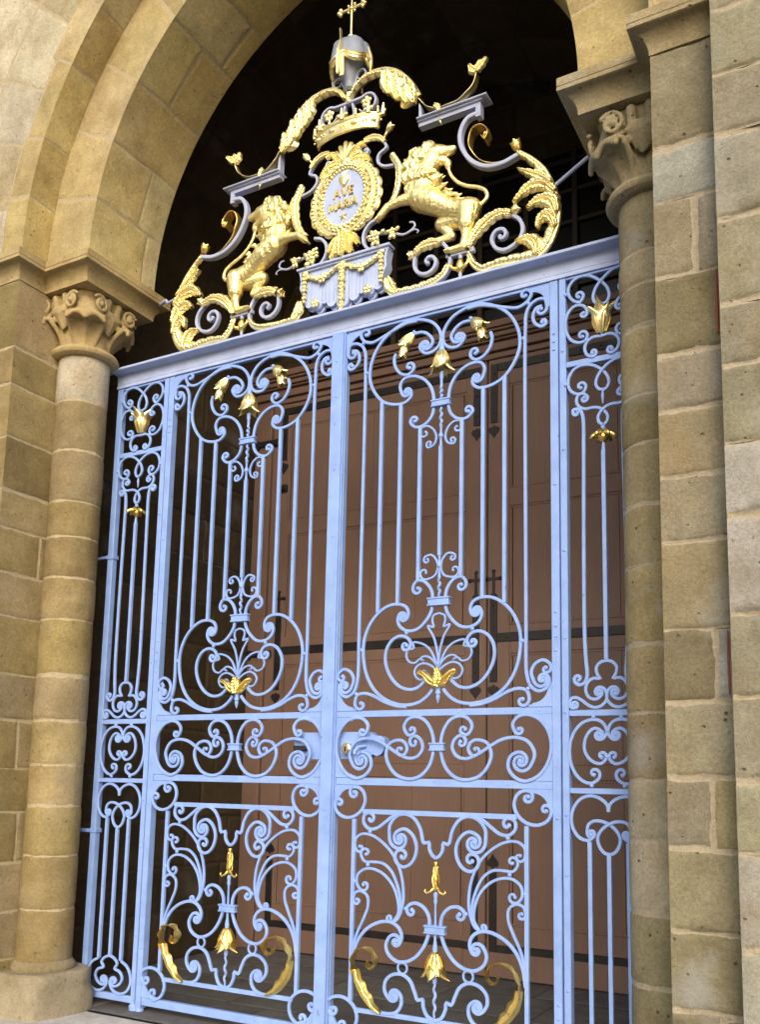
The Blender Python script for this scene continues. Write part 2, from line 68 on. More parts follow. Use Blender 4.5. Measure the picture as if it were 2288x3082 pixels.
def paint_mat(name, colr, rough=.45, var=.14):
    m, nt, b = new_mat(name); L = nt.links.new
    tc = N(nt, 'ShaderNodeTexCoord')
    n1 = N(nt, 'ShaderNodeTexNoise', Scale=9.0, Detail=5.0, Roughness=.6); L(tc.outputs['Object'], n1.inputs['Vector'])
    n2 = N(nt, 'ShaderNodeTexNoise', Scale=85.0, Detail=3.0, Roughness=.6); L(tc.outputs['Object'], n2.inputs['Vector'])
    c = mix(nt, 1.0, (*colr, 1), ramp(nt, n1.outputs[0], .3, .7, (1-var,1-var,1-var*.7,1), (1+var*.6,1+var*.6,1+var*.4,1)), 'MULTIPLY')
    n3 = N(nt, 'ShaderNodeTexNoise', Scale=23.0, Detail=4.0); L(tc.outputs['Object'], n3.inputs['Vector'])
    c = mix(nt, ramp(nt, n3.outputs[0], .68, .76), c, tuple(x*.55 for x in colr)+(1,))
    n4 = N(nt, 'ShaderNodeTexNoise', Scale=31.0, Detail=6.0, Roughness=.7); L(tc.outputs['Object'], n4.inputs['Vector'])
    c = mix(nt, ramp(nt, n4.outputs[0], .69, .74), c, (.11,.075,.06,1))
    L(c, b.inputs['Base Color'])
    L(ramp(nt, n1.outputs[0], .3, .7, (rough-.1,)*3+(1,), (rough+.12,)*3+(1,)), b.inputs['Roughness'])
    bp = N(nt, 'ShaderNodeBump', Strength=.22, Distance=.004); L(n2.outputs[0], bp.inputs['Height']); L(bp.outputs[0], b.inputs['Normal'])
    return m
def gold_mat(name, colr, rough, bump=.3, bscale=45.0):
    m, nt, b = new_mat(name); L = nt.links.new
    tc = N(nt, 'ShaderNodeTexCoord')
    n1 = N(nt, 'ShaderNodeTexNoise', Scale=bscale, Detail=4.0, Roughness=.6); n1.inputs['Distortion'].default_value = .6; L(tc.outputs['Object'], n1.inputs['Vector'])
    n2 = N(nt, 'ShaderNodeTexNoise', Scale=14.0, Detail=4.0); L(tc.outputs['Object'], n2.inputs['Vector'])
    c = mix(nt, ramp(nt, n2.outputs[0], .62, .78), (*colr, 1), (colr[0]*.75, colr[1]*.62, colr[2]*.45, 1))
    L(c, b.inputs['Base Color']); b.inputs['Metallic'].default_value = .92
    L(ramp(nt, n1.outputs[0], .3, .7, (rough-.07,)*3+(1,), (rough+.1,)*3+(1,)), b.inputs['Roughness'])
    bp = N(nt, 'ShaderNodeBump', Strength=bump, Distance=.008); L(n1.outputs[0], bp.inputs['Height']); L(bp.outputs[0], b.inputs['Normal'])
    return m
def wood_mat(name, colr, rough=.6):
    m, nt, b = new_mat(name); L = nt.links.new
    tc = N(nt, 'ShaderNodeTexCoord'); mp = N(nt, 'ShaderNodeMapping'); mp.inputs['Scale'].default_value = (14, 14, .9); L(tc.outputs['Object'], mp.inputs[0])
    n1 = N(nt, 'ShaderNodeTexNoise', Scale=2.2, Detail=7.0, Roughness=.65); L(mp.outputs[0], n1.inputs['Vector'])
    n2 = N(nt, 'ShaderNodeTexNoise', Scale=1.3, Detail=3.0); L(tc.outputs['Object'], n2.inputs['Vector'])
    c = mix(nt, 1.0, (*colr, 1), ramp(nt, n1.outputs[0], .3, .7, (.93,.925,.92,1), (1.06,1.06,1.06,1)), 'MULTIPLY')
    c = mix(nt, 1.0, c, ramp(nt, n2.outputs[0], .3, .7, (.88,.87,.86,1), (1.1,1.1,1.1,1)), 'MULTIPLY')
    L(c, b.inputs['Base Color']); b.inputs['Roughness'].default_value = rough
    bp = N(nt, 'ShaderNodeBump', Strength=.07, Distance=.003); L(n1.outputs[0], bp.inputs['Height']); L(bp.outputs[0], b.inputs['Normal'])
    return m
M_LEFT = stone_mat('ochre_sandstone', (.46,.385,.25,1), .7, .5)
M_RIGHT = stone_mat('weathered_sandstone', (.43,.375,.27,1), .9, .9, 1.0, .9)
M_PORCH = stone_mat('dusty_shaded_stone', (.075,.058,.038,1), .6, .4)  # dust-blackened stone, base also dark to hold the porch shade
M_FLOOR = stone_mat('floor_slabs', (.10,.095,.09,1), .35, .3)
M_COURT = stone_mat('forecourt_stone', (.40,.39,.36,1), .4, .3)
M_GATE = paint_mat('iron_paint_sky_tint', (.245,.385,.76), .5)  # same iron paint as the crest, bluer: sky light put into the colour
M_CREST = paint_mat('iron_paint_warm_tint', (.38,.43,.61), .5)  # same iron paint, greyer: warm bounce off the arch put into the colour
M_SLATE = paint_mat('slate_grey_iron_paint', (.24,.28,.37), .5)
M_LINTEL = paint_mat('iron_paint_upper_tint', (.40,.49,.74), .5)  # mix of gate and crest tints: light high on the gate put into the colour
M_GOLD = gold_mat('gold_leaf', (1.0,.87,.45), .36)
M_FUR = gold_mat('chased_gold_leaf', (1.0,.85,.40), .34, .75, 70.0)
M_GOLD2 = gold_mat('aged_gilding', (.94,.70,.22), .32)
M_BRASS = gold_mat('worn_brass', (.70,.60,.36), .3)
M_DOOR = wood_mat('red_brown_painted_wood', (.205,.128,.098), .55)
M_DARKWOOD = wood_mat('dark_wood', (.03,.02,.013), .6)
M_STRAP = paint_mat('black_iron', (.018,.015,.016), .5, .3)
M_RED = paint_mat('red_paint', (.27,.065,.045), .7, .3)
M_GLASS, _nt, _b = new_mat('dark_glass'); _b.inputs['Base Color'].default_value = (.006,.006,.007,1); _b.inputs['Roughness'].default_value = .25

# ------------------------------------------------------------------ mesh helpers
def V(*a): return Vector(a)
class MB:
    def __init__(s): s.v = []; s.f = []; s.tone = []; s.mort = []
    def add(s, vs, fs):
        o = len(s.v); s.v += [tuple(x) for x in vs]; s.f += [tuple(i+o for i in f) for f in fs]
    def grid(s, rows, closed_u=False, closed_v=False):
        nu, nv = len(rows), len(rows[0]); fs = []
        for i in range(nu if closed_u else nu-1):
            for j in range(nv if closed_v else nv-1):
                a, b = i*nv+j, i*nv+(j+1) % nv; i2 = (i+1) % nu
                fs.append((a, b, i2*nv+(j+1) % nv, i2*nv+j))
        s.add([p for r in rows for p in r], fs)
    def box(s, x0, x1, y0, y1, z0, z1, c=.0025):
        bm = bmesh.new(); r = bmesh.ops.create_cube(bm, size=1)
        for q in bm.verts: q.co = V((x0+x1)/2+q.co.x*(x1-x0), (y0+y1)/2+q.co.y*(y1-y0), (z0+z1)/2+q.co.z*(z1-z0))
        if c: bmesh.ops.bevel(bm, geom=bm.edges[:], offset=min(c, .3*min(abs(x1-x0), abs(y1-y0), abs(z1-z0))), segments=1, affect='EDGES', profile=.5)
        bm.verts.index_update(); s.add([q.co[:] for q in bm.verts], [[q.index for q in f.verts] for f in bm.faces]); bm.free(); return s
    def tube(s, pts, r, seg=10, cap=True):
        pts = [Vector(p) for p in pts]; n = len(pts); rf = r if callable(r) else (lambda t: r)
        T0 = (pts[1]-pts[0]).normalized(); up = V(0,1,0) if abs(T0.y) < .9 else V(1,0,0)
        rows = []; nrm = (up-T0*up.dot(T0)).normalized()
        for i in range(n):
            T = (pts[min(i+1,n-1)]-pts[max(i-1,0)]).normalized(); nrm = (nrm-T*nrm.dot(T)).normalized(); bn = T.cross(nrm)
            rr = rf(i/(n-1)); rows.append([pts[i]+nrm*math.cos(2*PI*k/seg)*rr+bn*math.sin(2*PI*k/seg)*rr for k in range(seg)])
        o = len(s.v); s.grid(rows, False, True)
        if cap: s.f.append(tuple(range(o+seg-1, o-1, -1))); s.f.append(tuple(range(o+(n-1)*seg, o+n*seg)))
        return s
    def ball(s, c, r, seg=12, rings=8):
        rx, ry, rz = r if isinstance(r, tuple) else (r, r, r); rows = []
        for i in range(rings+1):
            a = PI*i/rings
            rows.append([V(c[0]+rx*math.sin(a)*math.cos(2*PI*k/seg), c[1]+ry*math.sin(a)*math.sin(2*PI*k/seg), c[2]+rz*math.cos(a)) for k in range(seg)])
        s.grid(rows, False, True); return s
    def lathe(s, prof, c, axis=(0,0,1), seg=16):
        ax = Vector(axis).normalized(); u = V(0,1,0) if abs(ax.y) < .9 else V(1,0,0); u = (u-ax*u.dot(ax)).normalized(); w = ax.cross(u); c = Vector(c)
        s.grid([[c+ax*t+(u*math.cos(2*PI*k/seg)+w*math.sin(2*PI*k/seg))*r for k in range(seg)] for r, t in prof], False, True); return s
    def prism(s, poly, y0, y1):
        n = len(poly); a = [(x, y0, z) for x, z in poly]; b = [(x, y1, z) for x, z in poly]
        area = sum(poly[i][0]*poly[(i+1) % n][1]-poly[(i+1) % n][0]*poly[i][1] for i in range(n))
        idx = list(range(n)) if area > 0 else list(range(n-1, -1, -1))
        s.add(a+b, [idx, [i+n for i in reversed(idx)]]+[(idx[k], idx[k]+n, idx[(k+1) % n]+n, idx[(k+1) % n]) for k in range(n)]); return s
    def ribbon(s, pts, w, d, y=0.0, wf=None, closed=False):
        """flat bar bent along a path in the xz plane; w across, d deep"""
        n = len(pts); rows = []; c = min(w, d)*.18
        for i in range(n):
            if closed: a, b = pts[i-1], pts[(i+1) % n]
            else: a, b = pts[max(i-1,0)], pts[min(i+1,n-1)]
            tx, tz = b[0]-a[0], b[1]-a[1]; l = math.hypot(tx, tz) or 1; nx, nz = -tz/l, tx/l
            k = (wf(i/(n-1)) if wf else 1.0)*w/2
            rows.append([V(pts[i][0]+nx*o, y+q, pts[i][1]+nz*o) for o, q in ((-k+c,-d/2),(k-c,-d/2),(k,-d/2+c),(k,d/2-c),(k-c,d/2),(-k+c,d/2),(-k,d/2-c),(-k,-d/2+c))])
        o = len(s.v); s.grid(rows, closed, True)
        if not closed: s.f.append(tuple(range(o, o+8))); s.f.append(tuple(range(o+(n-1)*8+7, o+(n-1)*8-1, -1)))
        return s
    def moved(s, fn):
        s.v = [tuple(fn(*p)) for p in s.v]; return s
    def build(s, name, mat, parent=None, sharp=38, org=None):
        me = bpy.data.meshes.new(name)
        vs = s.v if org is None else [(a-org[0], b-org[1], c-org[2]) for a, b, c in s.v]
        me.from_pydata(vs, [], s.f); me.validate(); me.update()
        if s.tone:
            a = me.attributes.new('tone', 'FLOAT_COLOR', 'POINT'); a.data.foreach_set('color', [x for t in s.tone for x in (t[0], t[1], t[2], 1.0)])
            a = me.attributes.new('mort', 'FLOAT', 'POINT'); a.data.foreach_set('value', s.mort)
        bm = bmesh.new(); bm.from_mesh(me); bmesh.ops.recalc_face_normals(bm, faces=bm.faces) if not s.tone else None; bm.to_mesh(me); bm.free()
        if 'gilt' in name: sharp = 0
        me.shade_smooth()
        if sharp: me.set_sharp_from_angle(angle=math.radians(sharp))
        me.materials.append(mat)
        o = bpy.data.objects.new(name, me); col.objects.link(o)
        if parent is not None: o.parent = parent
        return o
def thing(name, label, cat, loc=(0,0,0), group=None):
    o = bpy.data.objects.new(name, None); o.empty_display_size = .1; col.objects.link(o); o.location = loc
    o['label'] = label; o['category'] = cat
    if group: o['group'] = group
    return o
def fused(mb, name, mat, parent, voxel, org, smooth=2, it=1):
    """fuse overlapping volumes into one continuous surface"""
    o = mb.build(name, mat, None, 0, org)
    md = o.modifiers.new('r', 'REMESH'); md.mode = 'VOXEL'; md.voxel_size = voxel; md.use_smooth_shade = True
    if smooth: sm = o.modifiers.new('s', 'SMOOTH'); sm.iterations = smooth; sm.factor = .5
    dg = bpy.context.evaluated_depsgraph_get(); me = bpy.data.meshes.new_from_object(o.evaluated_get(dg)); me.name = name
    old = o.data; o.modifiers.clear(); o.data = me; bpy.data.meshes.remove(old)
    me.shade_smooth()
    if not me.materials: me.materials.append(mat)
    if parent is not None: o.parent = parent
    return o
def catmull(P, step=.012, closed=False):
    P = [V(*p) for p in P]; n = len(P); out = []
    rng = range(n) if closed else range(n-1)
    for i in rng:
        p1, p2 = P[i], P[(i+1) % n]
        p0 = P[i-1] if (closed or i > 0) else p1+(p1-p2); p3 = P[(i+2) % n] if (closed or i+2 < n) else p2+(p2-p1)
        d = lambda a, b: max((a-b).length, 1e-5)**.5
        t0 = 0; t1 = t0+d(p0,p1); t2 = t1+d(p1,p2); t3 = t2+d(p2,p3)
        m = max(2, int((p2-p1).length/step))
        for k in range(m):
            t = t1+(t2-t1)*k/m
            a1 = p0*((t1-t)/(t1-t0))+p1*((t-t0)/(t1-t0)); a2 = p1*((t2-t)/(t2-t1))+p2*((t-t1)/(t2-t1)); a3 = p2*((t3-t)/(t3-t2))+p3*((t-t2)/(t3-t2))
            b1 = a1*((t2-t)/(t2-t0))+a2*((t-t0)/(t2-t0)); b2 = a2*((t3-t)/(t3-t1))+a3*((t-t1)/(t3-t1))
            out.append(b1*((t2-t)/(t2-t1))+b2*((t-t1)/(t2-t1)))
    if not closed: out.append(P[-1])
    return out
def spiral(Q, P, C, turns=None):
    """points winding from P (coming from Q) into the eye C"""
    r = (P[0]-C[0], P[1]-C[1]); r0 = math.hypot(*r); sg = 1 if r[0]*(P[1]-Q[1])-r[1]*(P[0]-Q[0]) > 0 else -1
    if turns is None: turns = .55 if r0 < .02 else (.85 if r0 < .06 else 1.15)
    a0 = math.atan2(r[1], r[0]); n = max(4, int(turns*12)); re = min(.0075, r0*.4)
    return [(C[0]+(r0+(re-r0)*(k/n)**.85)*math.cos(a0+sg*2*PI*turns*k/n), C[1]+(r0+(re-r0)*(k/n)**.85)*math.sin(a0+sg*2*PI*turns*k/n)) for k in range(1, n+1)]
def scroll_path(c, snap=True, mirror=1):
    P = [tuple(p) for p in c['p']]
    if snap:
        if c['a'] is None and abs(P[0][0]) < .03: P[0] = (0, P[0][1])
        if c['b'] is None and abs(P[-1][0]) < .03: P[-1] = (0, P[-1][1])
    ends = []
    if c['b']: t = spiral(P[-2], P[-1], c['b']); P = P+t; ends.append(P[-1])
    if c['a']: t = spiral(P[1], P[0], c['a']); P = t[::-1]+P; ends.append(P[0])
    return [(x*mirror, z) for x, z in P], [(x*mirror, z) for x, z in ends]
def scroll(mb, c, w, d, y=0.0, mirror=1, snap=True, step=.012, knob=.7):
    P, ends = scroll_path(c, snap, mirror)
    pts = catmull(P, step)
    a, b = bool(c['a']), bool(c['b'])
    def wf(t):
        k = 1.0
        if a: k = min(k, .72+.28*min(1, t/.14))
        if b: k = min(k, .72+.28*min(1, (1-t)/.14))
        return k
    mb.ribbon(pts, w, d, y, wf)
    for e in ends: mb.ball((e[0], y, e[1]), (w*knob, d*.56, w*knob), 10, 6)
    return mb
def flower(mb, base, tip, r, n=5, y=0.0, curl=.5, core=True, spread=1.0, half=False):
    """open bell of separate petals growing from base to tip (points in xz)"""
    b = V(base[0], y, base[1]); ax = V(tip[0]-base[0], 0, tip[1]-base[1]); Ln = ax.length; ax.normalize()
    u = V(0,-1,0); w = ax.cross(u)
    for ring in ((0, 1.0, 1.0), (.5, .82, .6)):
      for k in range(n):
        a = 2*PI*(k+ring[0])/n; dr = u*math.cos(a)+w*math.sin(a); sd = ax.cross(dr); rows = []
        for i in range(19):
            t = i/18
            rad = r*(.26+.40*math.sin(min(1, t*1.5)*PI/2)+ring[2]*spread*.62*max(0, t-.5)**1.7)
            hh = Ln*ring[1]*(t if t < .75 else .75+(t-.75)*(1-curl*((t-.75)/.25)))
            hw = r*(.30+.34*math.sin(min(1, t*1.7)*PI/2))*(1 if t < .45 else max(.03, 1-((t-.45)/.55)**1.5))*(4.2/n)**.5
            row = []
            for j in range(9):
                s = j/4-1
                row.append(b+ax*(hh-.03*Ln*abs(s)*t)+dr*(rad*(1-.30*s*s)+.05*r*math.cos(s*PI*3)*math.sin(t*PI))+sd*(hw*s))
            rows.append(row)
        mb.grid(rows)
    if core: mb.lathe([(r*.05,-Ln*.02),(r*.34,Ln*.02),(r*.42,Ln*.2),(r*.3,Ln*.55),(0.001,Ln*.62)], b, ax, 12)
    return mb
def acanthus(mb, spine, width, side=1, lobes=6, y=0.0, bulge=.02, taper=(.35, 1.0, .25), sweep=.5, both=False, rel=.008, notch=.62):
    """lobed, ribbed leaf growing along a spine in the xz plane"""
    S = catmull([V(p[0], p[1]) for p in spine], .01); n = len(S); per = 9; rows_n = lobes*per
    L = [0.0]
    for i in range(1, n): L.append(L[-1]+(S[i]-S[i-1]).length)
    def at(t):
        d = max(0, min(1, t))*L[-1]; i = 1
        while i < n-1 and L[i] < d: i += 1
        k = (d-L[i-1])/max(1e-6, L[i]-L[i-1]); p = S[i-1].lerp(S[i], k); tg = (S[min(i+1,n-1)]-S[max(i-2,0)]).normalized(); return p, tg
    for sd in ((side,) if not both else (1, -1)):
        rows = []
        for i in range(rows_n+1):
            t = i/rows_n; f = (t*lobes) % 1.0 if i < rows_n else 1.0
            lob = (1-notch)+notch*math.sin(PI*min(1, f*.97+.02))**.55
            env = taper[0]+(taper[1]-taper[0])*min(1, t/.35) if t < .35 else taper[1]+(taper[2]-taper[1])*((t-.35)/.65)**1.3
            p, tg = at(t); nr = V(-tg.y, tg.x)*sd; row = []
            for j in range(8):
                s = j/7
                e = s*width*env*(1-s*(1-lob)); fan = (f-.5)*.5*width*env*s*s
                q = p+nr*e+tg*(s*s*width*env*sweep*.6+fan)
                yy = y-bulge*math.sin(PI*min(1, s*1.05)*.95)-rel*math.cos(2*PI*f*3)*math.sin(PI*min(1,s+.15))*.8+(.6*bulge*max(0, s-.8)/.2)
                row.append(V(q.x, yy, q.y))
            rows.append(row)
        mb.grid(rows)
    return mb
# ------------------------------------------------------------------ stonework
def sstep(a, b, x):
    t = max(0.0, min(1.0, (x-a)/(b-a))); return t*t*(3-2*t)
def samples(a, b, ja, jb, du):
    s = [a]+([a+.006, a+.012, a+.019, a+.029, a+.042] if ja else [a+.014, a+.035]); e = ([b-.042, b-.029, b-.019, b-.012, b-.006] if jb else [b-.035, b-.014])+[b]
    lo, hi = s[-1], e[0]
    if hi-lo < .02: return [a+(b-a)*k/8 for k in range(9)]
    n = max(1, int((hi-lo)/du)); return s+[lo+(hi-lo)*k/n for k in range(1, n)]+e
def patch(mb, fn, stones, du=.06, dep=.009, amp=.005, rnd=None, wide=1.0, rough=0.0):
    """lay stones over a surface: fn(u, v, h) gives the point; joints are sunk and carry mortar"""
    R = rnd or random
    for (u0, u1, v0, v1, J, tone) in stones:
        us = samples(u0, u1, 'l' in J, 'r' in J, du); vs = samples(v0, v1, 'b' in J, 't' in J, du)
        m = {k: R.choice((R.uniform(.002, .007), R.uniform(.004, .012), R.uniform(.008,.016)))*wide for k in 'lrbt'}; sd = R.uniform(0, 99); lift = R.uniform(-.002, .003)
        o = len(mb.v); nv = len(vs)
        for u in us:
            for v in vs:
                d = 9.0; de = 9.0
                nz = noise.noise(V(u*11+sd, v*11, sd))*.010+noise.noise(V(u*38, v*38+sd, sd))*.005
                for k, q in (('l', u-u0), ('r', u1-u), ('b', v-v0), ('t', v1-v)):
                    if k in J: d = min(d, q-m[k]+.006)
                    else: de = min(de, q)
                dd = d+nz*min(1, max(0, d)/.004)
                fr = min(1, de/.05)
                h = (noise.noise(V(u*4+sd, v*4, sd))*amp+noise.noise(V(u*17+sd, v*17, 3))*amp*.5+lift)*fr*sstep(0, .05, d)-dep*(1-sstep(.002, .022, dd))*(.25+.75*fr)
                if rough:
                    q = noise.noise(V(u*13+sd, v*16, 7)); r_ = noise.noise(V(u*30, v*34+sd, 9))
                    h += rough*fr*sstep(0, .03, d)*(.5*r_-1.6*max(0, q-.38)-.8*max(0, r_-.5)); h -= rough*1.5*(1-sstep(0, .05, d))*max(0, noise.noise(V(u*9, v*9, sd+4)))*fr
                p = fn(u, v, h); mb.v.append((p[0], p[1], p[2])); mb.tone.append(tone); mb.mort.append(1-sstep(.001, .016, dd))
        for i in range(len(us)-1):
            for j in range(nv-1):
                a = o+i*nv+j; mb.f.append((a, a+nv, a+nv+1, a+1))
def pal(kind, R=random):
    base = {'left': [(0.285, 0.22, 0.103), (0.257, 0.196, 0.09), (0.313, 0.243, 0.121), (0.246, 0.191, 0.09), (0.285, 0.229, 0.131), (0.323, 0.253, 0.135)],  # pier and column toned down: light fading towards the ground is in the colour
            'right': [(0.273, 0.241, 0.162), (0.292, 0.25, 0.152), (0.246, 0.222, 0.162), (0.31, 0.265, 0.171), (0.21, 0.181, 0.114), (0.337, 0.334, 0.314), (0.273, 0.246, 0.185)],
            'pale': [(0.28, 0.261, 0.192), (0.307, 0.284, 0.206), (0.271, 0.251, 0.182), (0.326, 0.311, 0.264), (0.299, 0.275, 0.2), (0.362, 0.349, 0.31)],
            'arch': [(0.418, 0.336, 0.176), (0.446, 0.365, 0.206), (0.399, 0.317, 0.162), (0.437, 0.355, 0.196), (0.475, 0.403, 0.245)],  # lightened against the piers: brighter light higher up is in the colour
            'soffit': [(0.52, 0.412, 0.184), (0.554, 0.452, 0.216), (0.497, 0.39, 0.178), (0.588, 0.497, 0.292)],  # same voussoirs, lighter than their faces: light on the undersides painted in
            'upper': [(0.408, 0.351, 0.233), (0.437, 0.38, 0.26), (0.389, 0.332, 0.214), (0.475, 0.427, 0.326)],
            'porch': [(.078,.058,.034),(.065,.05,.03),(.088,.066,.04),(.06,.045,.027)],  # dark tones carry part of the porch shade
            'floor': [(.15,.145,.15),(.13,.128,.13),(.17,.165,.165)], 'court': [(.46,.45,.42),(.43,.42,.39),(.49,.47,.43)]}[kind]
    c = R.choice(base); k = R.uniform(.90, 1.10); g = R.uniform(-.02,.02); return (c[0]*k, c[1]*k*(1.03+g), c[2]*k*(1.06-2*g))
def courses(us_fn, zs, kind, R, ends='', top_joint=True):
    """ends: sides ('l','r') that are corners, not joints"""
    out = []
    for i in range(len(zs)-1):
        us = us_fn(i)
        for j in range(len(us)-1):
            J = 'bt'+('' if (j == 0 and 'l' in ends) else 'l')+('' if (j == len(us)-2 and 'r' in ends) else 'r')
            out.append((us[j], us[j+1], zs[i], zs[i+1], J, pal(kind, R)))
    return out
ZC = [0,.33,.65,.98,1.32,1.62,1.95,2.27,2.67,2.97,3.29,3.56,3.94,4.33,4.61,5.12]
ZB = [0,.28,.6,.94,1.32,1.61,1.95,2.30,2.72,3.04,3.39,3.67,4.08,4.49,4.79,5.12,5.5,5.83,6.2,6.6,7.0,7.4,7.8,8.2]
AC, R2, R1, ZS, YF, YI, YB = .45, 2.27, 2.70, 5.31, -.81, -.575, .10
XO, XI, XP, YD = 2.25, 1.82, 2.50, 2.40
portal = thing('church_portal', 'sandstone church portal with stepped pointed arch, nook columns and carved capitals', 'portal', (0, YI, 0))
portal['kind'] = 'thing'; PO = (0, YI, 0)
def side_fn(sx):
    return lambda f: (lambda u, v, h: (lambda p: (p[0]*sx, p[1], p[2]))(f(u, v, h)))
def flip(mb):
    mb.f = [tuple(reversed(f)) for f in mb.f]
def cap_leaf(mb, CX, CY, a):
    ca, sa = math.cos(math.radians(a)), math.sin(math.radians(a)); tx, ty = -sa, ca
    def B(rr, tt, z, r): mb.ball((CX+ca*rr+tx*tt, CY+sa*rr+ty*tt, z), r, 8, 6)
    for i in range(15):                      # leaf body: two flutes between a middle rib and the edges
        s = i/7-1
        for k in range(20):
            t = k/19; B(.172+.088*t*t-.032*math.sin(PI*abs(s))*t-.012*s*s, s*(.055+.075*t), 4.75+.165*t, .018)
    for i in range(25):                      # overhanging lip, scalloped
        s = i/12-1
        for q in (.25,.27,.29,.31,.325): B(q-.03*s*s, s*.128, 4.935, .017)
        B(.336-.034*s*s, s*.132, 4.900+.034*abs(math.sin(PI*s)), .0165); B(.338-.034*s*s, s*.130, 4.925+.014*abs(math.sin(PI*s)), .0165)
    for k in range(9):                       # head above the lip
        for i in range(9): s = i/4-1; B(.300-.004*k-.03*s*s, s*(.100-.003*k), 4.95+.018*k, .027)
    for s in (-1, 1):
        n = math.radians(a+s*48); nx, ny = math.cos(n), math.sin(n); hx, hy = -ny*s, nx*s
        for k in range(34):
            th = k/33*2*PI*1.5; rr = .068*(1-k/33*.78)
            mb.ball((CX+ca*.272+tx*s*.062+nx*.056-hx*rr*math.cos(th+.6), CY+sa*.272+ty*s*.062+ny*.056-hy*rr*math.cos(th+.6), 5.025+rr*math.sin(th+.6)), .0135, 8, 6)
        mb.ball((CX+ca*.272+tx*s*.062+nx*.058, CY+sa*.272+ty*s*.062+ny*.058, 5.025), .02, 8, 6)
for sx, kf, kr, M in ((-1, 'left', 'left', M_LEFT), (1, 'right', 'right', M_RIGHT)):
    S = side_fn(sx); R = random.Random(11 if sx < 0 else 23)
    # pier: front face, inner return, back step (built for the right side, mirrored for the left)
    mb = MB()
    xs_end = 2.58 if sx > 0 else 3.9
    def fu(i):
        a = [XO]
        x = XO+(.30 if i % 2 else .52)+R.uniform(-.03, .03)
        while x < xs_end-.15: a.append(x); x += R.uniform(.4, .65)
        if sx > 0 and len(a) > 1 and i not in (3, 6, 12): a = [XO]
        if sx > 0 and i in (1, 4, 6, 12): a = [XO, XO+.20+R.uniform(-.02,.02)]
        return a+[xs_end]
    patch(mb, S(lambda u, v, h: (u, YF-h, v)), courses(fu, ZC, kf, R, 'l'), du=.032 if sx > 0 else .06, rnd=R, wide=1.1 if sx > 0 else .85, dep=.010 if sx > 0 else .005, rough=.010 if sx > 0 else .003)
    def ru(i):
        return [YF, -.46+R.uniform(-.06,.06), -.05] if i in (5, 9, 13, 3) else [YF, -.05]
    patch(mb, S(lambda u, v, h: (XO-h, u, v)), courses(ru, ZC, kr, R, 'l'), rnd=R, wide=.85, dep=.004, rough=.003)
    patch(mb, S(lambda u, v, h: (u, -.05+h, v)), courses(lambda i: [XO, XP], ZC+[5.4], 'porch', R), rnd=R)
    if sx < 0: flip(mb)
    mb.build('pier', M, portal, 0, PO)
    # porch side wall
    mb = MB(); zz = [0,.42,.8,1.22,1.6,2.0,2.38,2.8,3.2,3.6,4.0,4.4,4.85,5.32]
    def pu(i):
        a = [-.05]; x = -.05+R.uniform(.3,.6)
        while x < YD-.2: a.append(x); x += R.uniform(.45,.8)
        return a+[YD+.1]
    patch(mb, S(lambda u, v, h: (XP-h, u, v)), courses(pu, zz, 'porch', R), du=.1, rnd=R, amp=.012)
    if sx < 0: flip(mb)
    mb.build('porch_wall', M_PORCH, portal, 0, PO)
    # impost: moulded course swept along the stepped plan
    plan = [(3.9 if sx < 0 else 2.58, YF), (XO, YF), (XO, YI), (XI, YI), (XI, YB), (2.35, YB)]
    prof = [(-.10,5.12),(.004,5.12)]+[(.004+.076*(1-math.cos(a*PI/16)), 5.128+.098*math.sin(a*PI/16)) for a in range(0, 9)]+[(.086,5.228),(.092,5.232),(.092,5.252),(.088,5.256),(.092,5.26),(.092,5.305),(.086,5.31),(-.10,5.31)]
    rows = []
    for i, (x, y) in enumerate(plan):
        def nrm(a, b):
            dx, dy = b[0]-a[0], b[1]-a[1]; l = math.hypot(dx, dy); return (dy/l, -dx/l)
        ns = ([nrm(plan[i-1], plan[i])] if i else [])+([nrm(plan[i], plan[i+1])] if i < len(plan)-1 else [])
        ns = [(-n[0], -n[1]) for n in ns]
        if len(ns) == 2: k = 1+ns[0][0]*ns[1][0]+ns[0][1]*ns[1][1]; d = ((ns[0][0]+ns[1][0])/k, (ns[0][1]+ns[1][1])/k)
        else: d = ns[0]
        rows.append([V((x+d[0]*o)*sx, y+d[1]*o, z) for o, z in prof])
    mb = MB()
    fine = []
    for i in range(len(rows)-1):
        k = max(1, int(math.dist(plan[i], plan[i+1])/.08))
        fine += [[rows[i][j].lerp(rows[i+1][j], q/k) for j in range(len(prof))] for q in range(k)]
    fine.append(rows[-1]); fine = [[p+V(noise.noise(p*9), noise.noise(p*9+V(5,0,0)), noise.noise(p*9+V(0,5,0)))*.0022 for p in r] for r in fine]
    mb.grid(fine); tn = (.41,.325,.165) if sx < 0 else (.34,.29,.18)
    mb.tone = [tn]*len(mb.v); mb.mort = [0.0]*len(mb.v)
    if sx < 0: pass
    else: flip(mb)
    mb.build('impost', M, portal, 40, PO)
    # column: shaft, base, capital
    CX, CY, CR = 2.135*sx, -.262, .187
    cz = [.30,.67,1.03,1.37,1.65,1.96,2.28,2.68,2.99,3.29,3.55,3.94,4.32,4.70] if sx < 0 else [.30,.65,.99,1.33,1.61,1.94,2.27,2.67,2.98,3.3,3.56,3.93,4.16,4.34,4.70]
    st = []
    for i in range(len(cz)-1):
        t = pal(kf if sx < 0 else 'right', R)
        if sx < 0 and i == len(cz)-2: t = (.43,.40,.33)
        if sx > 0 and i in (2, 3): t = (.40,.365,.28)
        if sx > 0 and i not in (2, 3): t = (t[0]*1.08, t[1]*1.03, t[2]*.9)
        st.append((0, 2*PI*CR, cz[i], cz[i+1], 'bt', t))
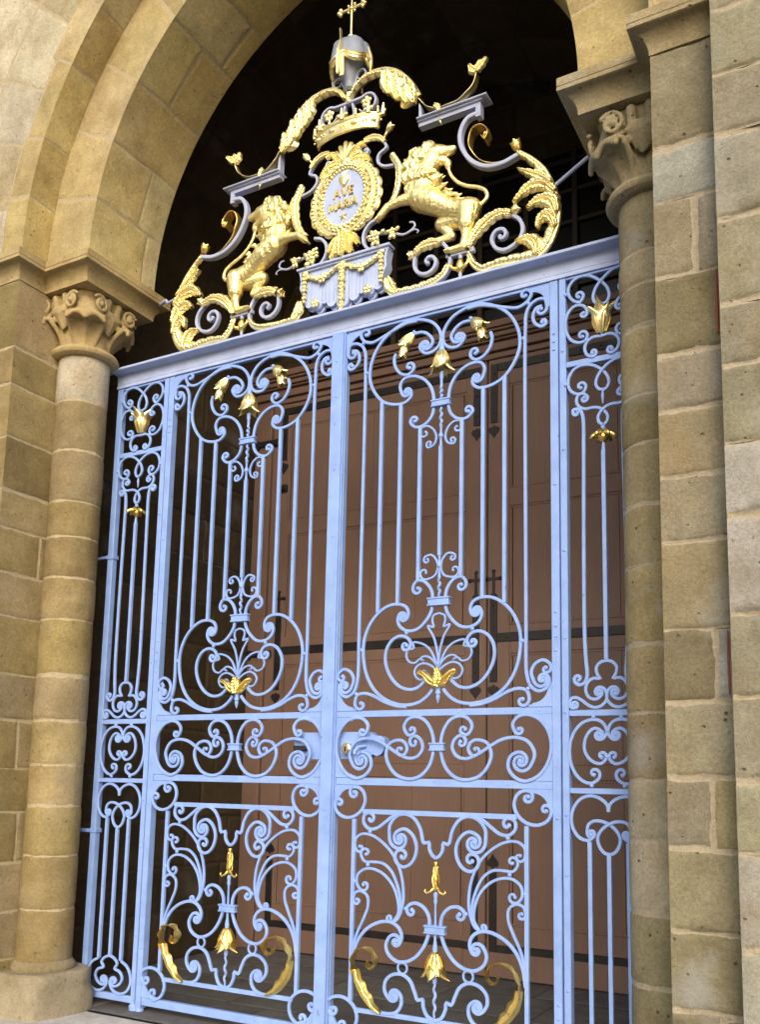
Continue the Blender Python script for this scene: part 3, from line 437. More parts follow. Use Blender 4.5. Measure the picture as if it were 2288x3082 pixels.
    mb = MB(); patch(mb, lambda u, v, h: (CX+(CR+h)*math.cos(u/CR), CY+(CR+h)*math.sin(u/CR), v), st, du=.05, rnd=R, amp=.0025, wide=.8 if sx < 0 else 1.0, dep=.004, rough=.003 if sx < 0 else .005)
    column = mb.build('column', M, portal, 0, PO)
    mb = MB(); mb.lathe([(CR-.02,.33),(CR+.004,.325),(CR+.010,.315),(CR+.018,.305),(CR+.030,.29),(CR+.032,.275),(CR+.026,.255),(CR+.02,.24)], (CX, CY, 0), (0,0,1), 40)
    b0 = len(mb.v)
    pl = [(-.42*-sx,-.27),(.2*-sx,-.27),(.245*-sx,-.22),(.245*-sx,.2),(-.42*-sx,.2)]; pl = pl if sx < 0 else pl[::-1]
    ring = catmull(pl, .05, True); lv = [(.90,.262),(.96,.255),(1.0,.23),(1.02,.17),(1.05,.1),(1.10,.0),(1.12,-.05)]
    mb.grid([[V(CX+q.x*k, CY+.02+q.y*k, z)+V(noise.noise(V(q.x*7,q.y*7,z*9)), noise.noise(V(q.x*7+4,q.y*7,z*9)), 0)*.030 for q in ring] for k, z in lv], False, True)
    mb.f.append(tuple(range(b0, b0+len(ring))))
    mb.tone = [(.27,.225,.14) if i < b0 else (.31,.275,.20) for i in range(len(mb.v))]; mb.mort = [0.0]*len(mb.v)
    mb.build('column_base', M, column, 50, PO)
    # capital: bell with corner crockets, volutes and fluted tufts between them
    mb = MB(); zc0, zc1 = 4.72, 5.115
    prof = []
    for i in range(15):
        t = i/14; z = zc0+(zc1-zc0)*t; k = t**2.2
        prof.append([V(CX+(1-k)*(.178+.028*t)*math.cos(a*PI/24)+k*.285*max(-1, min(1, 1.25*math.cos(a*PI/24)))*.9, CY+(1-k)*(.178+.028*t)*math.sin(a*PI/24)+k*.285*max(-1, min(1, 1.25*math.sin(a*PI/24)))*.9, z) for a in range(48)])
    o = len(mb.v); mb.grid(prof, False, True); mb.f.append(tuple(range(o+47, o-1, -1))); mb.f.append(tuple(range(o+14*48, o+15*48)))
    def capsule(p, r, q, s, seg=6):
        p, q = V(*p), V(*q); n = max(2, int((q-p).length/(min(r, s)*.45)))
        for k in range(n+1): mb.ball(p.lerp(q, k/n), r+(s-r)*k/n, 10, 7)
    for a in (45, 135, 225, 315):
        cap_leaf(mb, CX, CY, a)
    for a in (0, 90, 180, 270):   # fluted tufts
        ca, sa = math.cos(math.radians(a)), math.sin(math.radians(a)); tx, ty = -sa, ca
        P = lambda rr, z, t=0: (CX+ca*rr+tx*t, CY+sa*rr+ty*t, z)
        for k in range(-3, 4): capsule(P(.228-.004*abs(k), 4.86+.01*abs(k), k*.011), .010, P(.272-.006*abs(k), 4.965, k*.021), .0125)
        capsule(P(.262, 4.98, -.07), .02, P(.262, 4.98, .07), .02); capsule(P(.255, 5.0, -.05), .028, P(.255, 5.0, .05), .028)
        capsule(P(.245, 5.02, -.05), .03, P(.262, 5.09, -.05), .03); capsule(P(.245, 5.02, .05), .03, P(.262, 5.09, .05), .03)
    mb.lathe([(.001,4.66),(.215,4.664),(.243,4.678),(.254,4.70),(.243,4.722),(.215,4.735),(.001,4.74)], (CX, CY, 0), (0,0,1), 40)
    cap = fused(mb, 'capital', M, column, .0068, PO, 1)
    a = cap.data.attributes.new('tone', 'FLOAT_COLOR', 'POINT'); tn = (.42,.335,.18) if sx < 0 else (.34,.295,.19)
    a.data.foreach_set('color', [c for _ in cap.data.vertices for c in (*tn, 1.0)]); cap.data.attributes.new('mort', 'FLOAT', 'POINT')
    # arches
    def arc(Rr, t):
        th = PI-(PI-math.acos(-AC/Rr))*t; return AC+Rr*math.cos(th), ZS+Rr*math.sin(th)
    def ang(sg, f): return (lambda u, v, h: (lambda p: (p[0]*-sx, p[1], p[2]))(f(u, v, h)))
    def fix(mb):
        if sx > 0: flip(mb)
    def ring_stones(n, v0, v1, J, kind, split=0, rr=1):
        out = []
        bs = [0]+[(k+R.uniform(-.12,.12))/n for k in range(1, n)]+[1]
        return bs
    def arch_patch(mb, f, bs, vs_fn, Lr, kind, endsv):
        st = []
        for i in range(len(bs)-1):
            vs = vs_fn(i)
            for j in range(len(vs)-1):
                J = 'lr'+('' if (j == 0 and 'b' in endsv) else 'b')+('' if (j == len(vs)-2 and 't' in endsv) else 't')
                st.append((bs[i]*Lr, bs[i+1]*Lr, vs[j], vs[j+1], J, pal(kind, R)))
        patch(mb, f, st, rnd=R, amp=.0035, wide=1.05, dep=.003, rough=.002)
    mb = MB(); L2_ = 3.11; L1_ = 3.79
    bs = ring_stones(7, 0, 0, '', '')
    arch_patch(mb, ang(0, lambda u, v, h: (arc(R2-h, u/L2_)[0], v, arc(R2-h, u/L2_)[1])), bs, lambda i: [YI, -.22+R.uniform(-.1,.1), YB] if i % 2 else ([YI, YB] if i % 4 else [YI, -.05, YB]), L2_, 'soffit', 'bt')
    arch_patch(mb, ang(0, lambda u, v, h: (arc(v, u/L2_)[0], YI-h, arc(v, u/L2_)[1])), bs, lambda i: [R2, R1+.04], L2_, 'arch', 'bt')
    # (soffit and face have opposite winding)
    fix(mb); mb.build('inner_arch', M_LEFT, portal, 0, PO)
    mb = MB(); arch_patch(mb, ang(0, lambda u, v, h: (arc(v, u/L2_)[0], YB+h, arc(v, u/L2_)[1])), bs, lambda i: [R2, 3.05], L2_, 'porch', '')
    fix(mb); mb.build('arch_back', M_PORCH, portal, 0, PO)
    mb = MB(); bs = ring_stones(8, 0, 0, '', '')
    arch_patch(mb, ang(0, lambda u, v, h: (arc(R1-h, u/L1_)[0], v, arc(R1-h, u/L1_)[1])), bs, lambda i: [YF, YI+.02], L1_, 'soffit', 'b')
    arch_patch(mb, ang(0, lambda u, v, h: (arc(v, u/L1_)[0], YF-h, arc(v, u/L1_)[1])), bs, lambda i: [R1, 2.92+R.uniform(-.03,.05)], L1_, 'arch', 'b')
    bs2 = ring_stones(9, 0, 0, '', '')
    arch_patch(mb, ang(0, lambda u, v, h: (arc(v, u/L1_)[0], YF+.006-h, arc(v, u/L1_)[1])), bs2, lambda i: [2.90, 3.42, 3.95, 4.5], L1_, 'upper', '')
    fix(mb); mb.build('outer_arch', M_LEFT, portal, 0, PO)
    # porch vault
    mb = MB(); Lv = 4.2
    arch_patch(mb, ang(0, lambda u, v, h: (arc(2.95-h, u/Lv)[0], v, arc(2.95-h, u/Lv)[1]-.03)), ring_stones(8, 0, 0, '', ''), lambda i: [YB, .7, 1.3, 1.9, YD+.1], Lv, 'porch', '')
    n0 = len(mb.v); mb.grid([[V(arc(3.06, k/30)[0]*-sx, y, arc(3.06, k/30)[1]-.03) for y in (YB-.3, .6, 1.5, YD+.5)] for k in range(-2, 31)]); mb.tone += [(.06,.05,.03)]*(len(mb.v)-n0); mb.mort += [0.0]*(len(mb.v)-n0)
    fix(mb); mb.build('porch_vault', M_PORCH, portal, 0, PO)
# buttress right of the portal
R = random.Random(5); mb = MB()
def bu(i):
    a = [2.554]; x = 2.554+R.uniform(.45,.8)
    while x < 4.9: a.append(x); x += R.uniform(.45,.8)
    return a+[5.1]
patch(mb, lambda u, v, h: (u, -.955-h, v), courses(bu, ZB, 'pale', R, 'l'), du=.032, rnd=R, wide=1.25, amp=.010, dep=.012, rough=.016)
m2 = MB(); patch(m2, lambda u, v, h: (2.554-h, u, v), courses(lambda i: [-.955, -.79], ZB, 'pale', R, 'l'), rnd=R, wide=1.3, du=.09)
o = len(mb.v); mb.v += m2.v; mb.tone += m2.tone; mb.mort += m2.mort; mb.f += [tuple(i+o for i in reversed(f)) for f in m2.f]
buttress = mb.build('buttress', M_RIGHT, portal, 0, PO)
def red_mark(z0, z1, w):
    m = MB(); n = 24; rows = []
    for i in range(n+1):
        z = z0+(z1-z0)*i/n; k = w*(.55+.45*abs(noise.noise(V(z*9, 1, 2)))+.2*noise.noise(V(z*31, 4, 2)))*math.sin(PI*min(1, max(.12, i/n)))**.3
        rows.append([V(2.522-k/2, YF-.004, z), V(2.522-k/2, YF-.011, z), V(2.522+k/2, YF-.011, z), V(2.522+k/2, YF-.004, z)])
    m.grid(rows, False, True); m.build('red_paint_mark', M_RED, portal, 0, PO)
red_mark(3.62, 3.93, .018); red_mark(1.98, 2.26, .015)
# back wall above the door
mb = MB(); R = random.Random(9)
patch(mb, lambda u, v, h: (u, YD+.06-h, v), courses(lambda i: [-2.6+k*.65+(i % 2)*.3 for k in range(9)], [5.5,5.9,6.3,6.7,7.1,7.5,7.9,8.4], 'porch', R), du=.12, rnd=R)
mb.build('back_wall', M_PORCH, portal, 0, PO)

# ------------------------------------------------------------------ ground
def ground(name, mat, x0, x1, y0, y1, z, kind, nx, ny, seed, extra=None):
    R = random.Random(seed); mb = MB(); st = []
    ys = [y0+(y1-y0)*k/ny for k in range(ny+1)]
    for j in range(ny):
        xs = [x0]+[x0+(x1-x0)*(k+R.uniform(-.25,.25)+(.5 if j % 2 else 0))/nx for k in range(1, nx)]+[x1]
        for k in range(nx): st.append((xs[k], xs[k+1], ys[j], ys[j+1], 'lrbt', pal(kind, R)))
    patch(mb, lambda u, v, h: (u, v, z+h), st, du=.2, rnd=R, dep=.005, amp=.002)
    o = mb.build(name, mat, None, 0); o['kind'] = 'structure'; return o
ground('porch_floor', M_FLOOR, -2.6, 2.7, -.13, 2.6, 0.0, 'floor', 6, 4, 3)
ground('forecourt', M_COURT, -5.5, 6.5, -1.35, -.13, -.012, 'court', 12, 2, 4)
mb = MB(); mb.add([(-60,-60,-.03),(60,-60,-.03),(60,30,-.03),(-60,30,-.03)], [(0,1,2,3)]); mb.tone = [(.12,.115,.11)]*4; mb.mort = [0.0]*4
g = mb.build('road', M_FLOOR, None, 0); g['kind'] = 'structure'
# ------------------------------------------------------------------ timber doors
DX = .078
fr = thing('church_doorway', 'tall red-brown plank doors with black iron straps in a moulded frame behind the gate', 'doorway', (0, YD, 0)); fr['kind'] = 'thing'
def strap(mb, x0, x1, z0, z1, y=YD-.052, rivets=.16):
    mb.box(x0, x1, y-.008, y+.02, z0, z1, .003)
    if rivets:
        lx, lz = x1-x0, z1-z0; n = max(1, int(max(lx, lz)/rivets))
        for k in range(n): mb.ball((x0+lx*(k+.5)/n if lx > lz else (x0+x1)/2, y-.008, z0+lz*(k+.5)/n if lz >= lx else (z0+z1)/2), (.011,.008,.011), 8, 5)
def heart(mb, x, z, s, y=YD-.052, d=1):
    P = [(0,-1.35),(.35,-.75),(.85,-.25),(.95,.25),(.6,.62),(.22,.5),(.2,.8),(-.2,.8),(-.22,.5),(-.6,.62),(-.95,.25),(-.85,-.25),(-.35,-.75)]
    mb.prism([(x+a*s, z+b*s*d) for a, b in P], y-.008, y+.02)
def crossfin(mb, x, z, y=YD-.052):
    s = .014
    mb.prism([(x-.036,z-.20),(x+.036,z-.20),(x+.03,z-.185),(x+.012,z-.165),(x+.012,z-.07),(x-.012,z-.07),(x-.012,z-.165),(x-.03,z-.185)], y-.008, y+.02)
    for a, b, c, d in ((x-.055,x+.055,z-.055,z-.031),(x-.012,x+.012,z-.07,z-.055),(x-.012,x+.012,z-.031,z+.02)): mb.box(a, b, y-.0085-.0005*(b-a), y+.02, c, d, 0)
    for a, b in ((x-.058,z-.043),(x+.058,z-.043),(x,z+.022)):
        for q, w in ((0,.02),(.014,-.0)): mb.ball((a, y, b), (.02,.01,.02), 8, 5)
def door(name, label, x0, x1, meet):
    O = (0, YD, 0)
    mb = MB(); y = YD-.04
    zr = [(.015,.22),(.275,.43),(1.62,1.74),(2.68,2.93),(3.98,4.14),(5.10,5.355)]
    mb.box(x0, x1, YD-.005, YD+.05, .015, 5.355, 0)
    st = .20
    for a, b in ((x0, x0+st), (x1-st, x1)): mb.box(a, b, y, YD, .015, 5.355, .005)
    for i, (a, b) in enumerate(zr): mb.box(x0+st-.001, x1-st+.001, y+.002+(.0 if i else -.012), YD, a, b, .005)
    mb.box(x0+st-.001, x1-st+.001, y+.012, YD, .22, .275, 0)
    for i in range(len(zr)-1):
        a, b = zr[i][1], zr[i+1][0]
        if b-a < .2: continue
        n = 4; w = (x1-x0-2*st-.06)/n
        for k in range(n):
            xa = x0+st+.03+k*w; mb.box(xa+.001, xa+w-.001, YD-.031, YD, a+.012, b-.012, .002)
        for q in ((x0+st,x0+st+.022,a,b),(x1-st-.022,x1-st,a,b),(x0+st+.022,x1-st-.022,a,a+.022),(x0+st+.022,x1-st-.022,b-.022,b)): mb.box(q[0], q[1], YD-.035, YD, q[2], q[3], .004)
    t = mb.build('door', M_DOOR, fr, 30, O); t['label'] = label
    sg = 1 if meet == x1 else -1
    xm0, xm1 = (meet-.128, meet-.062) if sg > 0 else (meet+.022, meet+.09)
    xo0, xo1 = (x0+.11, x0+.18) if sg > 0 else (x1-.18, x1-.11)
    def bar(fn): m = MB(); fn(m); m.build('strap', M_STRAP, t, 38, O)
    lo, hi = (xo1, xm0) if sg > 0 else (xm1, xo0)
    for z0, z1 in ((5.235,5.31),(2.785,2.862),(.215,.275)): bar(lambda m: strap(m, lo, hi, z0, z1, y-.001))
    for a, b in ((xm0, xm1), (xo0, xo1)):
        c = (a+b)/2
        bar(lambda m: (strap(m, a, b, 4.76, 5.31, y-.001), heart(m, c, 4.69, .055, y)))
        bar(lambda m: (strap(m, a, b, 2.44, 3.20, y-.001), heart(m, c, 2.37, .055, y), crossfin(m, c, 3.385, y)))
        bar(lambda m: (strap(m, a, b, .215, .86, y-.001), heart(m, c, .93, .055, y, -1)))
    return t
dl = door('church_door', 'left plank door leaf beside the dark porch wall', -2.27, DX-.003, DX-.003)
dr = door('church_door', 'right plank door leaf', DX+.012, 2.40, DX+.012)
m = MB(); m.box(-2.14, -2.07, YD-.07, YD-.038, 4.43, 4.50, .004); m.box(-2.125, -2.085, YD-.085, YD-.068, 4.445, 4.485, .004); m.build('latch_plate', M_STRAP, dl, 38, (0, YD, 0))
O = (0, YD, 0)
m = MB(); m.box(-2.48, -2.275, YD-.06, YD+.05, 0, 5.37, .008); m.box(-2.33, -2.272, YD-.075, YD-.055, 0, 5.37, .006); m.build('jamb', M_DOOR, fr, 30, O)
m = MB(); m.box(2.405, 2.495, YD-.06, YD+.05, 0, 5.37, .008); m.build('jamb', M_DOOR, fr, 30, O)
m = MB()
for z0, z1, d in ((5.362,5.42,.05),(5.42,5.435,.085),(5.435,5.51,.065),(5.51,5.53,.10),(5.53,5.575,.125),(5.575,5.60,.15),(5.60,5.665,.17)): m.box(-2.495, 2.495, YD-d, YD+.05, z0+.0005, z1-.0005, .006)
m.build('cornice', M_DOOR, fr, 30, O)
m = MB(); m.box(-1.9, 1.9, YD+.0, YD+.03, 5.66, 7.2, 0); m.build('fanlight', M_GLASS, fr, 30, O)
for k in range(9):
    m = MB(); x = -1.8+k*.45; m.box(x-.025, x+.025, YD-.05, YD-.001, 5.668, 7.2, .004); m.build('mullion', M_DARKWOOD, fr, 30, O)
for k in range(5):
    m = MB(); z = 5.9+k*.3; m.box(-1.9, 1.9, YD-.035, YD-.002, z-.018, z+.018, .004); m.build('transom', M_DARKWOOD, fr, 30, O)
for z, a, b in ((4.96,-2.46,-2.18),(2.80,-2.47,-2.18)):
    m = MB(); m.box(a, b, YD-.085, YD-.064, z-.03, z+.03, .006); heart(m, a+.03, z, .045, YD-.08); m.build('hinge', M_STRAP, fr, 38, O)

# ------------------------------------------------------------------ iron gate leaves
AX = .752; W, D = .0200, .019
jit = random.Random(3)
def yj(): return jit.uniform(-.0016, .0016)
def both(name, fn, mat, root, mirror=True):
    for s in ((1, -1) if mirror else (1,)):
        mb = MB(); fn(mb, s); mb.build(name, mat, root)
def bracket(mb, x, z, sx, sz, r=.088, d=.010, y=0.0):
    P = [(0,0),(r*1.12,0),(r*1.12,.014),(r*.94,.014),(r*.94,.022)]
    for k in range(7):
        a = k/6*PI/2; P.append((.022+(r*.94-.022)*(1-math.sin(a)), .022+(r*.94-.022)*(1-math.cos(a))))
    P += [(.022,r*.94),(.014,r*.94),(.014,r*1.12),(0,r*1.12)]
    mb.prism([(x+a*sx, z+b*sz) for a, b in P], y-d/2, y+d/2)
def rivet(mb, x, z, y, r=.009): mb.ball((x, y, z), (r, r*.6, r), 10, 6)
def knot_profile(L): return [(.004,0),(.012,.0),(.013,.02*L),(.009,.10*L),(.0075,.3*L),(.010,.40*L),(.016,.44*L),(.017,.5*L),(.016,.56*L),(.010,.6*L),(.0075,.7*L),(.009,.9*L),(.013,.98*L),(.012,L),(.004,L)]
def twisted(mb, x, z0, z1, r=.0085, y=0.0, waves=3):
    n = 40; mb.tube([V(x+.005*math.sin(k/n*2*PI*waves)*min(1, 4*k/n, 4*(n-k)/n), y+.005*math.cos(k/n*2*PI*waves)*min(1, 4*k/n, 4*(n-k)/n), z0+(z1-z0)*k/n) for k in range(n+1)], lambda t: r*(.85+.3*math.sin(t*PI)), 8)
NARROW = {'mini_a','mini_b','plume_mid','plume_side','plume_low'}
def gate_leaf(label):
    root = thing('gate_leaf', label, 'gate', (AX, 0, 0))
    # frame
    m = MB(); m.box(-.745, -.702, -.002, .045, .03, 4.555, .003); m.build('stile', M_GATE, root)
    m = MB(); m.box(.708, .757, -.004, .052, .02, 4.555, .003)
    for z in (.35,.42,1.40,2.33,2.41,2.47,2.55,3.3,4.12,4.17,4.22): rivet(m, .733, z, -.005)
    m.build('stile', M_GATE, root)
    for z0, z1 in ((4.536,4.5555),(1.974,2.015),(1.556,1.602),(.044,.098)):
        m = MB(); m.box(-.701, .707, .001, .034, z0, z1, .003)
        for x in (-.66,-.3,.1,.45,.66): rivet(m, x+jit.uniform(-.05,.05), (z0+z1)/2, .001, .006)
        m.build('rail', M_GATE, root)
    for z0, z1 in ((1.384,1.414),(.222,.250)):
        m = MB(); m.box(-.50 if z0 > 1 else -.53, .50 if z0 > 1 else .53, -.007, .009, z0, z1, .002); m.build('kick_rail', M_GATE, root)
    for z, sz in ((4.537,-1),(2.015,1),(1.974,-1),(1.602,1),(1.556,-1),(.098,1)):
        for x, sx in ((-.702,1),(.708,-1)):
            m = MB(); bracket(m, x, z, sx, sz, .122, .014, .004+yj()); m.build('corner_bracket', M_GATE, root)
    # scrolls
    for k, c in LEAF.items():
        if k == 'plume_mid_in': continue
        w, d = (.0138, .014) if k in NARROW else ((.0165,.017) if k.startswith('kick_p') else (W, D))
        if k.startswith('plume'): w, d = .0132, .013
        if k == 'crook' or k == 'crook_low':
            continue
        both('scroll', lambda mb, s: scroll(mb, c, w, d, yj(), s), M_GATE, root)
    # upright bars: outermost bar runs from crook to crook in one piece
    def outer(mb, s):
        a, ea = scroll_path(LEAF['crook']); b, eb = scroll_path(LEAF['crook_low'])
        pts = [(x*s, z) for x, z in a[::-1]]+[(x*s, z) for x, z in b]
        P = catmull(pts, .014); mb.ribbon(P, W, D+.002, yj(), lambda t: min(1, .72+.28*min(t, 1-t)/.05))
        for e in ea+eb: mb.ball((e[0]*s, 0, e[1]), (W*.7, D*.56, W*.7), 10, 6)
    both('bar', outer, M_GATE, root)
    for x, z0, z1 in ((.423,2.625,4.02),(.284,2.66,3.975),(.1437,2.80,3.80)):
        both('bar', lambda mb, s: mb.box(x*s-.0118, x*s+.0118, -.011+yj(), .011, z0, z1, .0015), M_GATE, root)
    both('bar', lambda mb, s: mb.box(.557*s-.0125, .557*s+.0125, -.011+yj(), .012, .28, 1.352, .0015), M_GATE, root)
    m = MB(); m.box(-.0118, .0118, -.0105, .011, 2.95, 3.645, .0015); m.build('bar', M_GATE, root)
    # centre spindle
    m = MB(); m.lathe([(.003,4.402),(.011,4.395),(.013,4.377),(.011,4.36),(.007,4.352),(.009,4.33),(.016,4.30),(.020,4.275),(.012,4.266),(.003,4.265)], (0,0,0), (0,0,1), 14); m.build('finial', M_GATE, root)
    m = MB(); m.lathe([(.012,4.135),(.017,4.125),(.013,4.112),(.015,4.10),(.010,4.085),(.009,4.04)], (0,0,0), (0,0,1), 14); twisted(m, 0, 4.05, 3.95); twisted(m, 0, 3.91, 3.77)
    m.lathe([(r, 3.645+t) for r, t in knot_profile(.14)], (0,0,0), (0,0,1), 14); m.build('spindle', M_GATE, root)
    m = MB(); m.lathe([(r, 2.815+t) for r, t in knot_profile(.15)], (0,0,0), (0,0,1), 14); twisted(m, 0, 2.83, 2.69); m.build('spindle', M_GATE, root)
    m = MB(); m.lathe([(.003,2.165),(.022,2.16),(.014,2.125),(.017,2.118),(.017,2.106),(.012,2.10),(.014,2.088),(.010,2.07),(.003,2.05)], (0,0,0), (0,0,1), 14); m.build('finial', M_GATE, root)
    m = MB(); m.lathe([(.004,.955),(.012,.95),(.014,.935),(.010,.92),(.013,.90),(.007,.885),(.0075,.76)], (0,0,0), (0,0,1), 12); m.lathe([(.008,.72),(.0085,.68),(.016,.64),(.013,.615),(.004,.61)], (0,0,0), (0,0,1), 12); m.build('spindle', M_GATE, root)
    m = MB(); m.lathe([(.003,.49),(.013,.485),(.015,.46),(.009,.44)], (0,0,0), (0,0,1), 12); twisted(m, 0, .46, .255, .008); m.build('spindle', M_GATE, root)
    # collars
    for z, w_, h in ((3.929,.062,.028),(2.666,.070,.034),(1.790,.046,.030),(.742,.064,.030)):
        m = MB(); m.box(-w_, w_, -.017, .017, z-h/2, z+h/2, .003); m.box(-w_-.006, w_+.006, -.022, .022, z+h/2-.002, z+h/2+.010, .003); m.box(-w_-.005, w_+.005, -.021, .021, z-h/2-.009, z-h/2+.002, .003)
        m.build('collar', M_GATE, root)
    for k in ('ball_loop_bar','ball_wave','ball_under','ball_c','ball_loop_bar2','ball_wave2','ball_band','ball_k1','ball_k2','ball_k3','ball_k4'):
        x, z = PTS['L'][k]; dx = {'ball_loop_bar2':.006}.get(k, 0)
        both('boss', lambda mb, s: mb.ball(((x+dx)*s, 0, z), .0135, 12, 8), M_GATE, root)
    both('scroll_ring', lambda mb, s: mb.ribbon([(s*.209+.030*math.cos(a*PI/12), .508+.032*math.sin(a*PI/12)) for a in range(24)], .012, .014, yj(), None, True), M_GATE, root)
    # gilded flowers
    m = MB(); flower(m, (0,4.272), (0,4.118), .078, 4, 0, .2, True, 3.1, True); m.build('gilt_flower', M_GOLD, root)
    def side_fl(mb, s):
        b = (-.208*s, 4.432); flower(mb, b, (-.295*s, 4.345), .056, 4, 0, .3, True, 1.8, True)
        flower(mb, (-.262*s, 4.372), (-.285*s, 4.262), .04, 4, -.005, .7, False, .8)
    both('gilt_flower', side_fl, M_GOLD, root)
    both('ferrule', lambda mb, s: mb.lathe([(.004,-.02),(.012,-.018),(.015,-.008),(.012,.0),(.016,.008),(.010,.016)], (-.204*s, 0, 4.437), (-.6*s,0,-.5), 10), M_GATE, root)
    def fleur(mb, s=1):
        mb.lathe([(.004,2.145),(.02,2.15),(.032,2.17),(.036,2.195),(.028,2.225),(.014,2.25),(.003,2.262)], (0,-.004,0), (0,0,1), 14)
        for q in (-1, 1):
            acanthus(mb, [(.006*q,2.165),(.05*q,2.185),(.085*q,2.225),(.125*q,2.238)], .03, 1, 3, -.018, .012, (.8,1,.4), .2, True, .004, .3)
            mb.tube([V(.01*q,-.02,2.16),V(.05*q,-.03,2.20),V(.09*q,-.03,2.235),V(.118*q,-.026,2.244),V(.126*q,-.02,2.228)], lambda t: .013-.006*t, 8)
        acanthus(mb, [(0,2.15),(.008,2.2),(0,2.262)], .034, 1, 2, -.034, .008, (.7,1,.3), .1, True, .005, .25)
    m = MB(); fleur(m); m.build('gilt_flower', M_GOLD2, root)
    m = MB(); m.lathe([(.012,1.125),(.014,1.115),(.011,1.10),(.012,1.05),(.017,1.0),(.014,.975),(.004,.965)], (0,0,0), (0,0,1), 12)
    for k in range(4):
        a = k*PI/2+.5; m.tube([V(math.cos(a+t*2.6)*(.010+.010*math.sin(t*PI)), math.sin(a+t*2.6)*(.010+.010*math.sin(t*PI)), 1.10-.14*t) for t in [i/12 for i in range(13)]], lambda t: .006*(1-.5*t), 6)
    for q in (-1, 1): m.tube([V(.006*q,0,.985),V(.03*q,-.01,.955),V(.055*q,-.012,.945),V(.068*q,-.01,.957),V(.06*q,-.008,.968)], lambda t: .0085-.004*t, 8)
    m.build('gilt_bud', M_GOLD2, root)
    m = MB(); flower(m, (0,.61), (0,.458), .080, 4, 0, .25, True, 3.0, True); m.lathe([(.003,.625),(.022,.617),(.036,.59),(.045,.55),(.05,.51),(.055,.495)], (0,0,0), (0,0,1), 18); m.build('gilt_bell', M_GOLD2, root)
    def gleaf(mb, s):
        S = catmull([(-.340*s,.240),(-.40*s,.260),(-.465*s,.315),(-.515*s,.395),(-.530*s,.470)], .012); n = len(S); rows = []
        for i, p in enumerate(S):
            t = i/(n-1); q = S[min(i+1, n-1)]-S[max(i-1, 0)]; q.normalize(); nr = V(-q.y, q.x)*(-s)
            wd = .070*math.sin(PI*min(1, .04+t*.80))**.8*(1+.10*math.sin(t*21)); row = []
            for j in range(13):
                f_ = j/12; row.append(V(p.x+nr.x*wd*(f_-.18), -.008-.034*math.sin(PI*f_)**.8-.003*math.cos(f_*PI*6), p.y+nr.y*wd*(f_-.18)))
            rows.append(row)
        mb.grid(rows)
        P = catmull([(-.528*s,.44),(-.522*s,.52),(-.48*s,.585),(-.415*s,.602),(-.362*s,.57),(-.352*s,.515),(-.385*s,.488),(-.412*s,.51),(-.405*s,.535)], .01); n = len(P)
        mb.grid([[V(p.x, -.02-.055*math.sin(i/n*PI*.8)+q*.030*(1+.3*math.sin(i*.9)), p.y+.012*q*q) for q in (-1,-.5,0,.5,1)] for i, p in enumerate(P)])
    both('gilt_leaf', gleaf, M_GOLD2, root)
    # hinge knuckles
    for z in (.44, 2.33, 4.14):
        m = MB(); m.box(.758, .80, .02, .052, z-.065, z+.065, .004)
        for q in (-.045, 0, .045): rivet(m, .782, z+q, .019, .006)
        m.build('hinge', M_GATE, root)
    m = MB(); m.lathe([(.03,-.01),(.03,.02),(.022,.03),(.026,.045)], (.735,.02,0), (0,0,1), 14); m.build('pivot_foot', M_GATE, root)
    return root
def kids(o): return [c for c in bpy.data.objects if c.parent == o]
right_leaf = gate_leaf('right hand leaf of the blue-grey scrolled iron gate, with the brass keyhole')
left_leaf = right_leaf.copy(); col.objects.link(left_leaf); left_leaf.location.x = -AX; left_leaf.scale.x = -1
left_leaf['label'] = 'left hand leaf of the blue-grey scrolled iron gate, hung by the left side panel'
for c in kids(right_leaf): d = c.copy(); col.objects.link(d); d.parent = left_leaf
for o in (left_leaf, right_leaf): o['group'] = 'leaves of the double iron gate'
O = (AX, 0, 0)
m = MB(); m.box(-.05, .036, -.032, -.004, .0, 4.556, .003)
for z in (.4,.9,1.4,2.1,2.55,3.15,3.6,4.1,4.35): rivet(m, -.008, z, -.033, .007)
m.box(.037, .046, -.02, -.004, .0, 4.556, .002); m.build('cover_strip', M_GATE, right_leaf, 38, O)
m = MB(); m.prism([(.052,1.887),(.27,1.886),(.285,1.872),(.30,1.862),(.335,1.862),(.366,1.848),(.376,1.815),(.366,1.775),(.346,1.748),(.315,1.736),(.285,1.748),(.268,1.735),(.25,1.72),(.052,1.717)], .045, .105)
lock = m.build('lock_box', M_GATE, right_leaf, 38, O)
m = MB(); m.lathe([(.001,-.016),(.022,-.016),(.026,-.012),(.034,-.008),(.036,.0),(.036,.08)], (.122,.0,1.78), (0,1,0), 24); m.build('keyhole_plate', M_BRASS, lock, 38, O)
m = MB(); m.ball((.122,-.016,1.786), (.008,.004,.009), 10, 6); m.prism([(.118,1.785),(.126,1.785),(.129,1.762),(.115,1.762)], -.019, -.012); m.build('keyhole', M_STRAP, lock, 38, O)
m = MB(); m.tube([V(.24,.05,1.80),V(.215,-.01,1.79),V(.20,-.03,1.765),V(.20,-.03,1.745)], .011, 10); m.build('door_pull', M_GATE, right_leaf, 38, O)
O = (-AX, 0, 0)
m = MB(); m.prism([(-.304,1.822),(-.285,1.858),(-.245,1.885),(-.05,1.886),(-.05,1.715),(-.185,1.713),(-.205,1.735),(-.24,1.742),(-.285,1.76)], .045, .095)
m.moved(lambda x, y, z: (-(x+AX)-0.0, y, z)); m.build('lock_case', M_GATE, left_leaf, 38, (0,0,0))
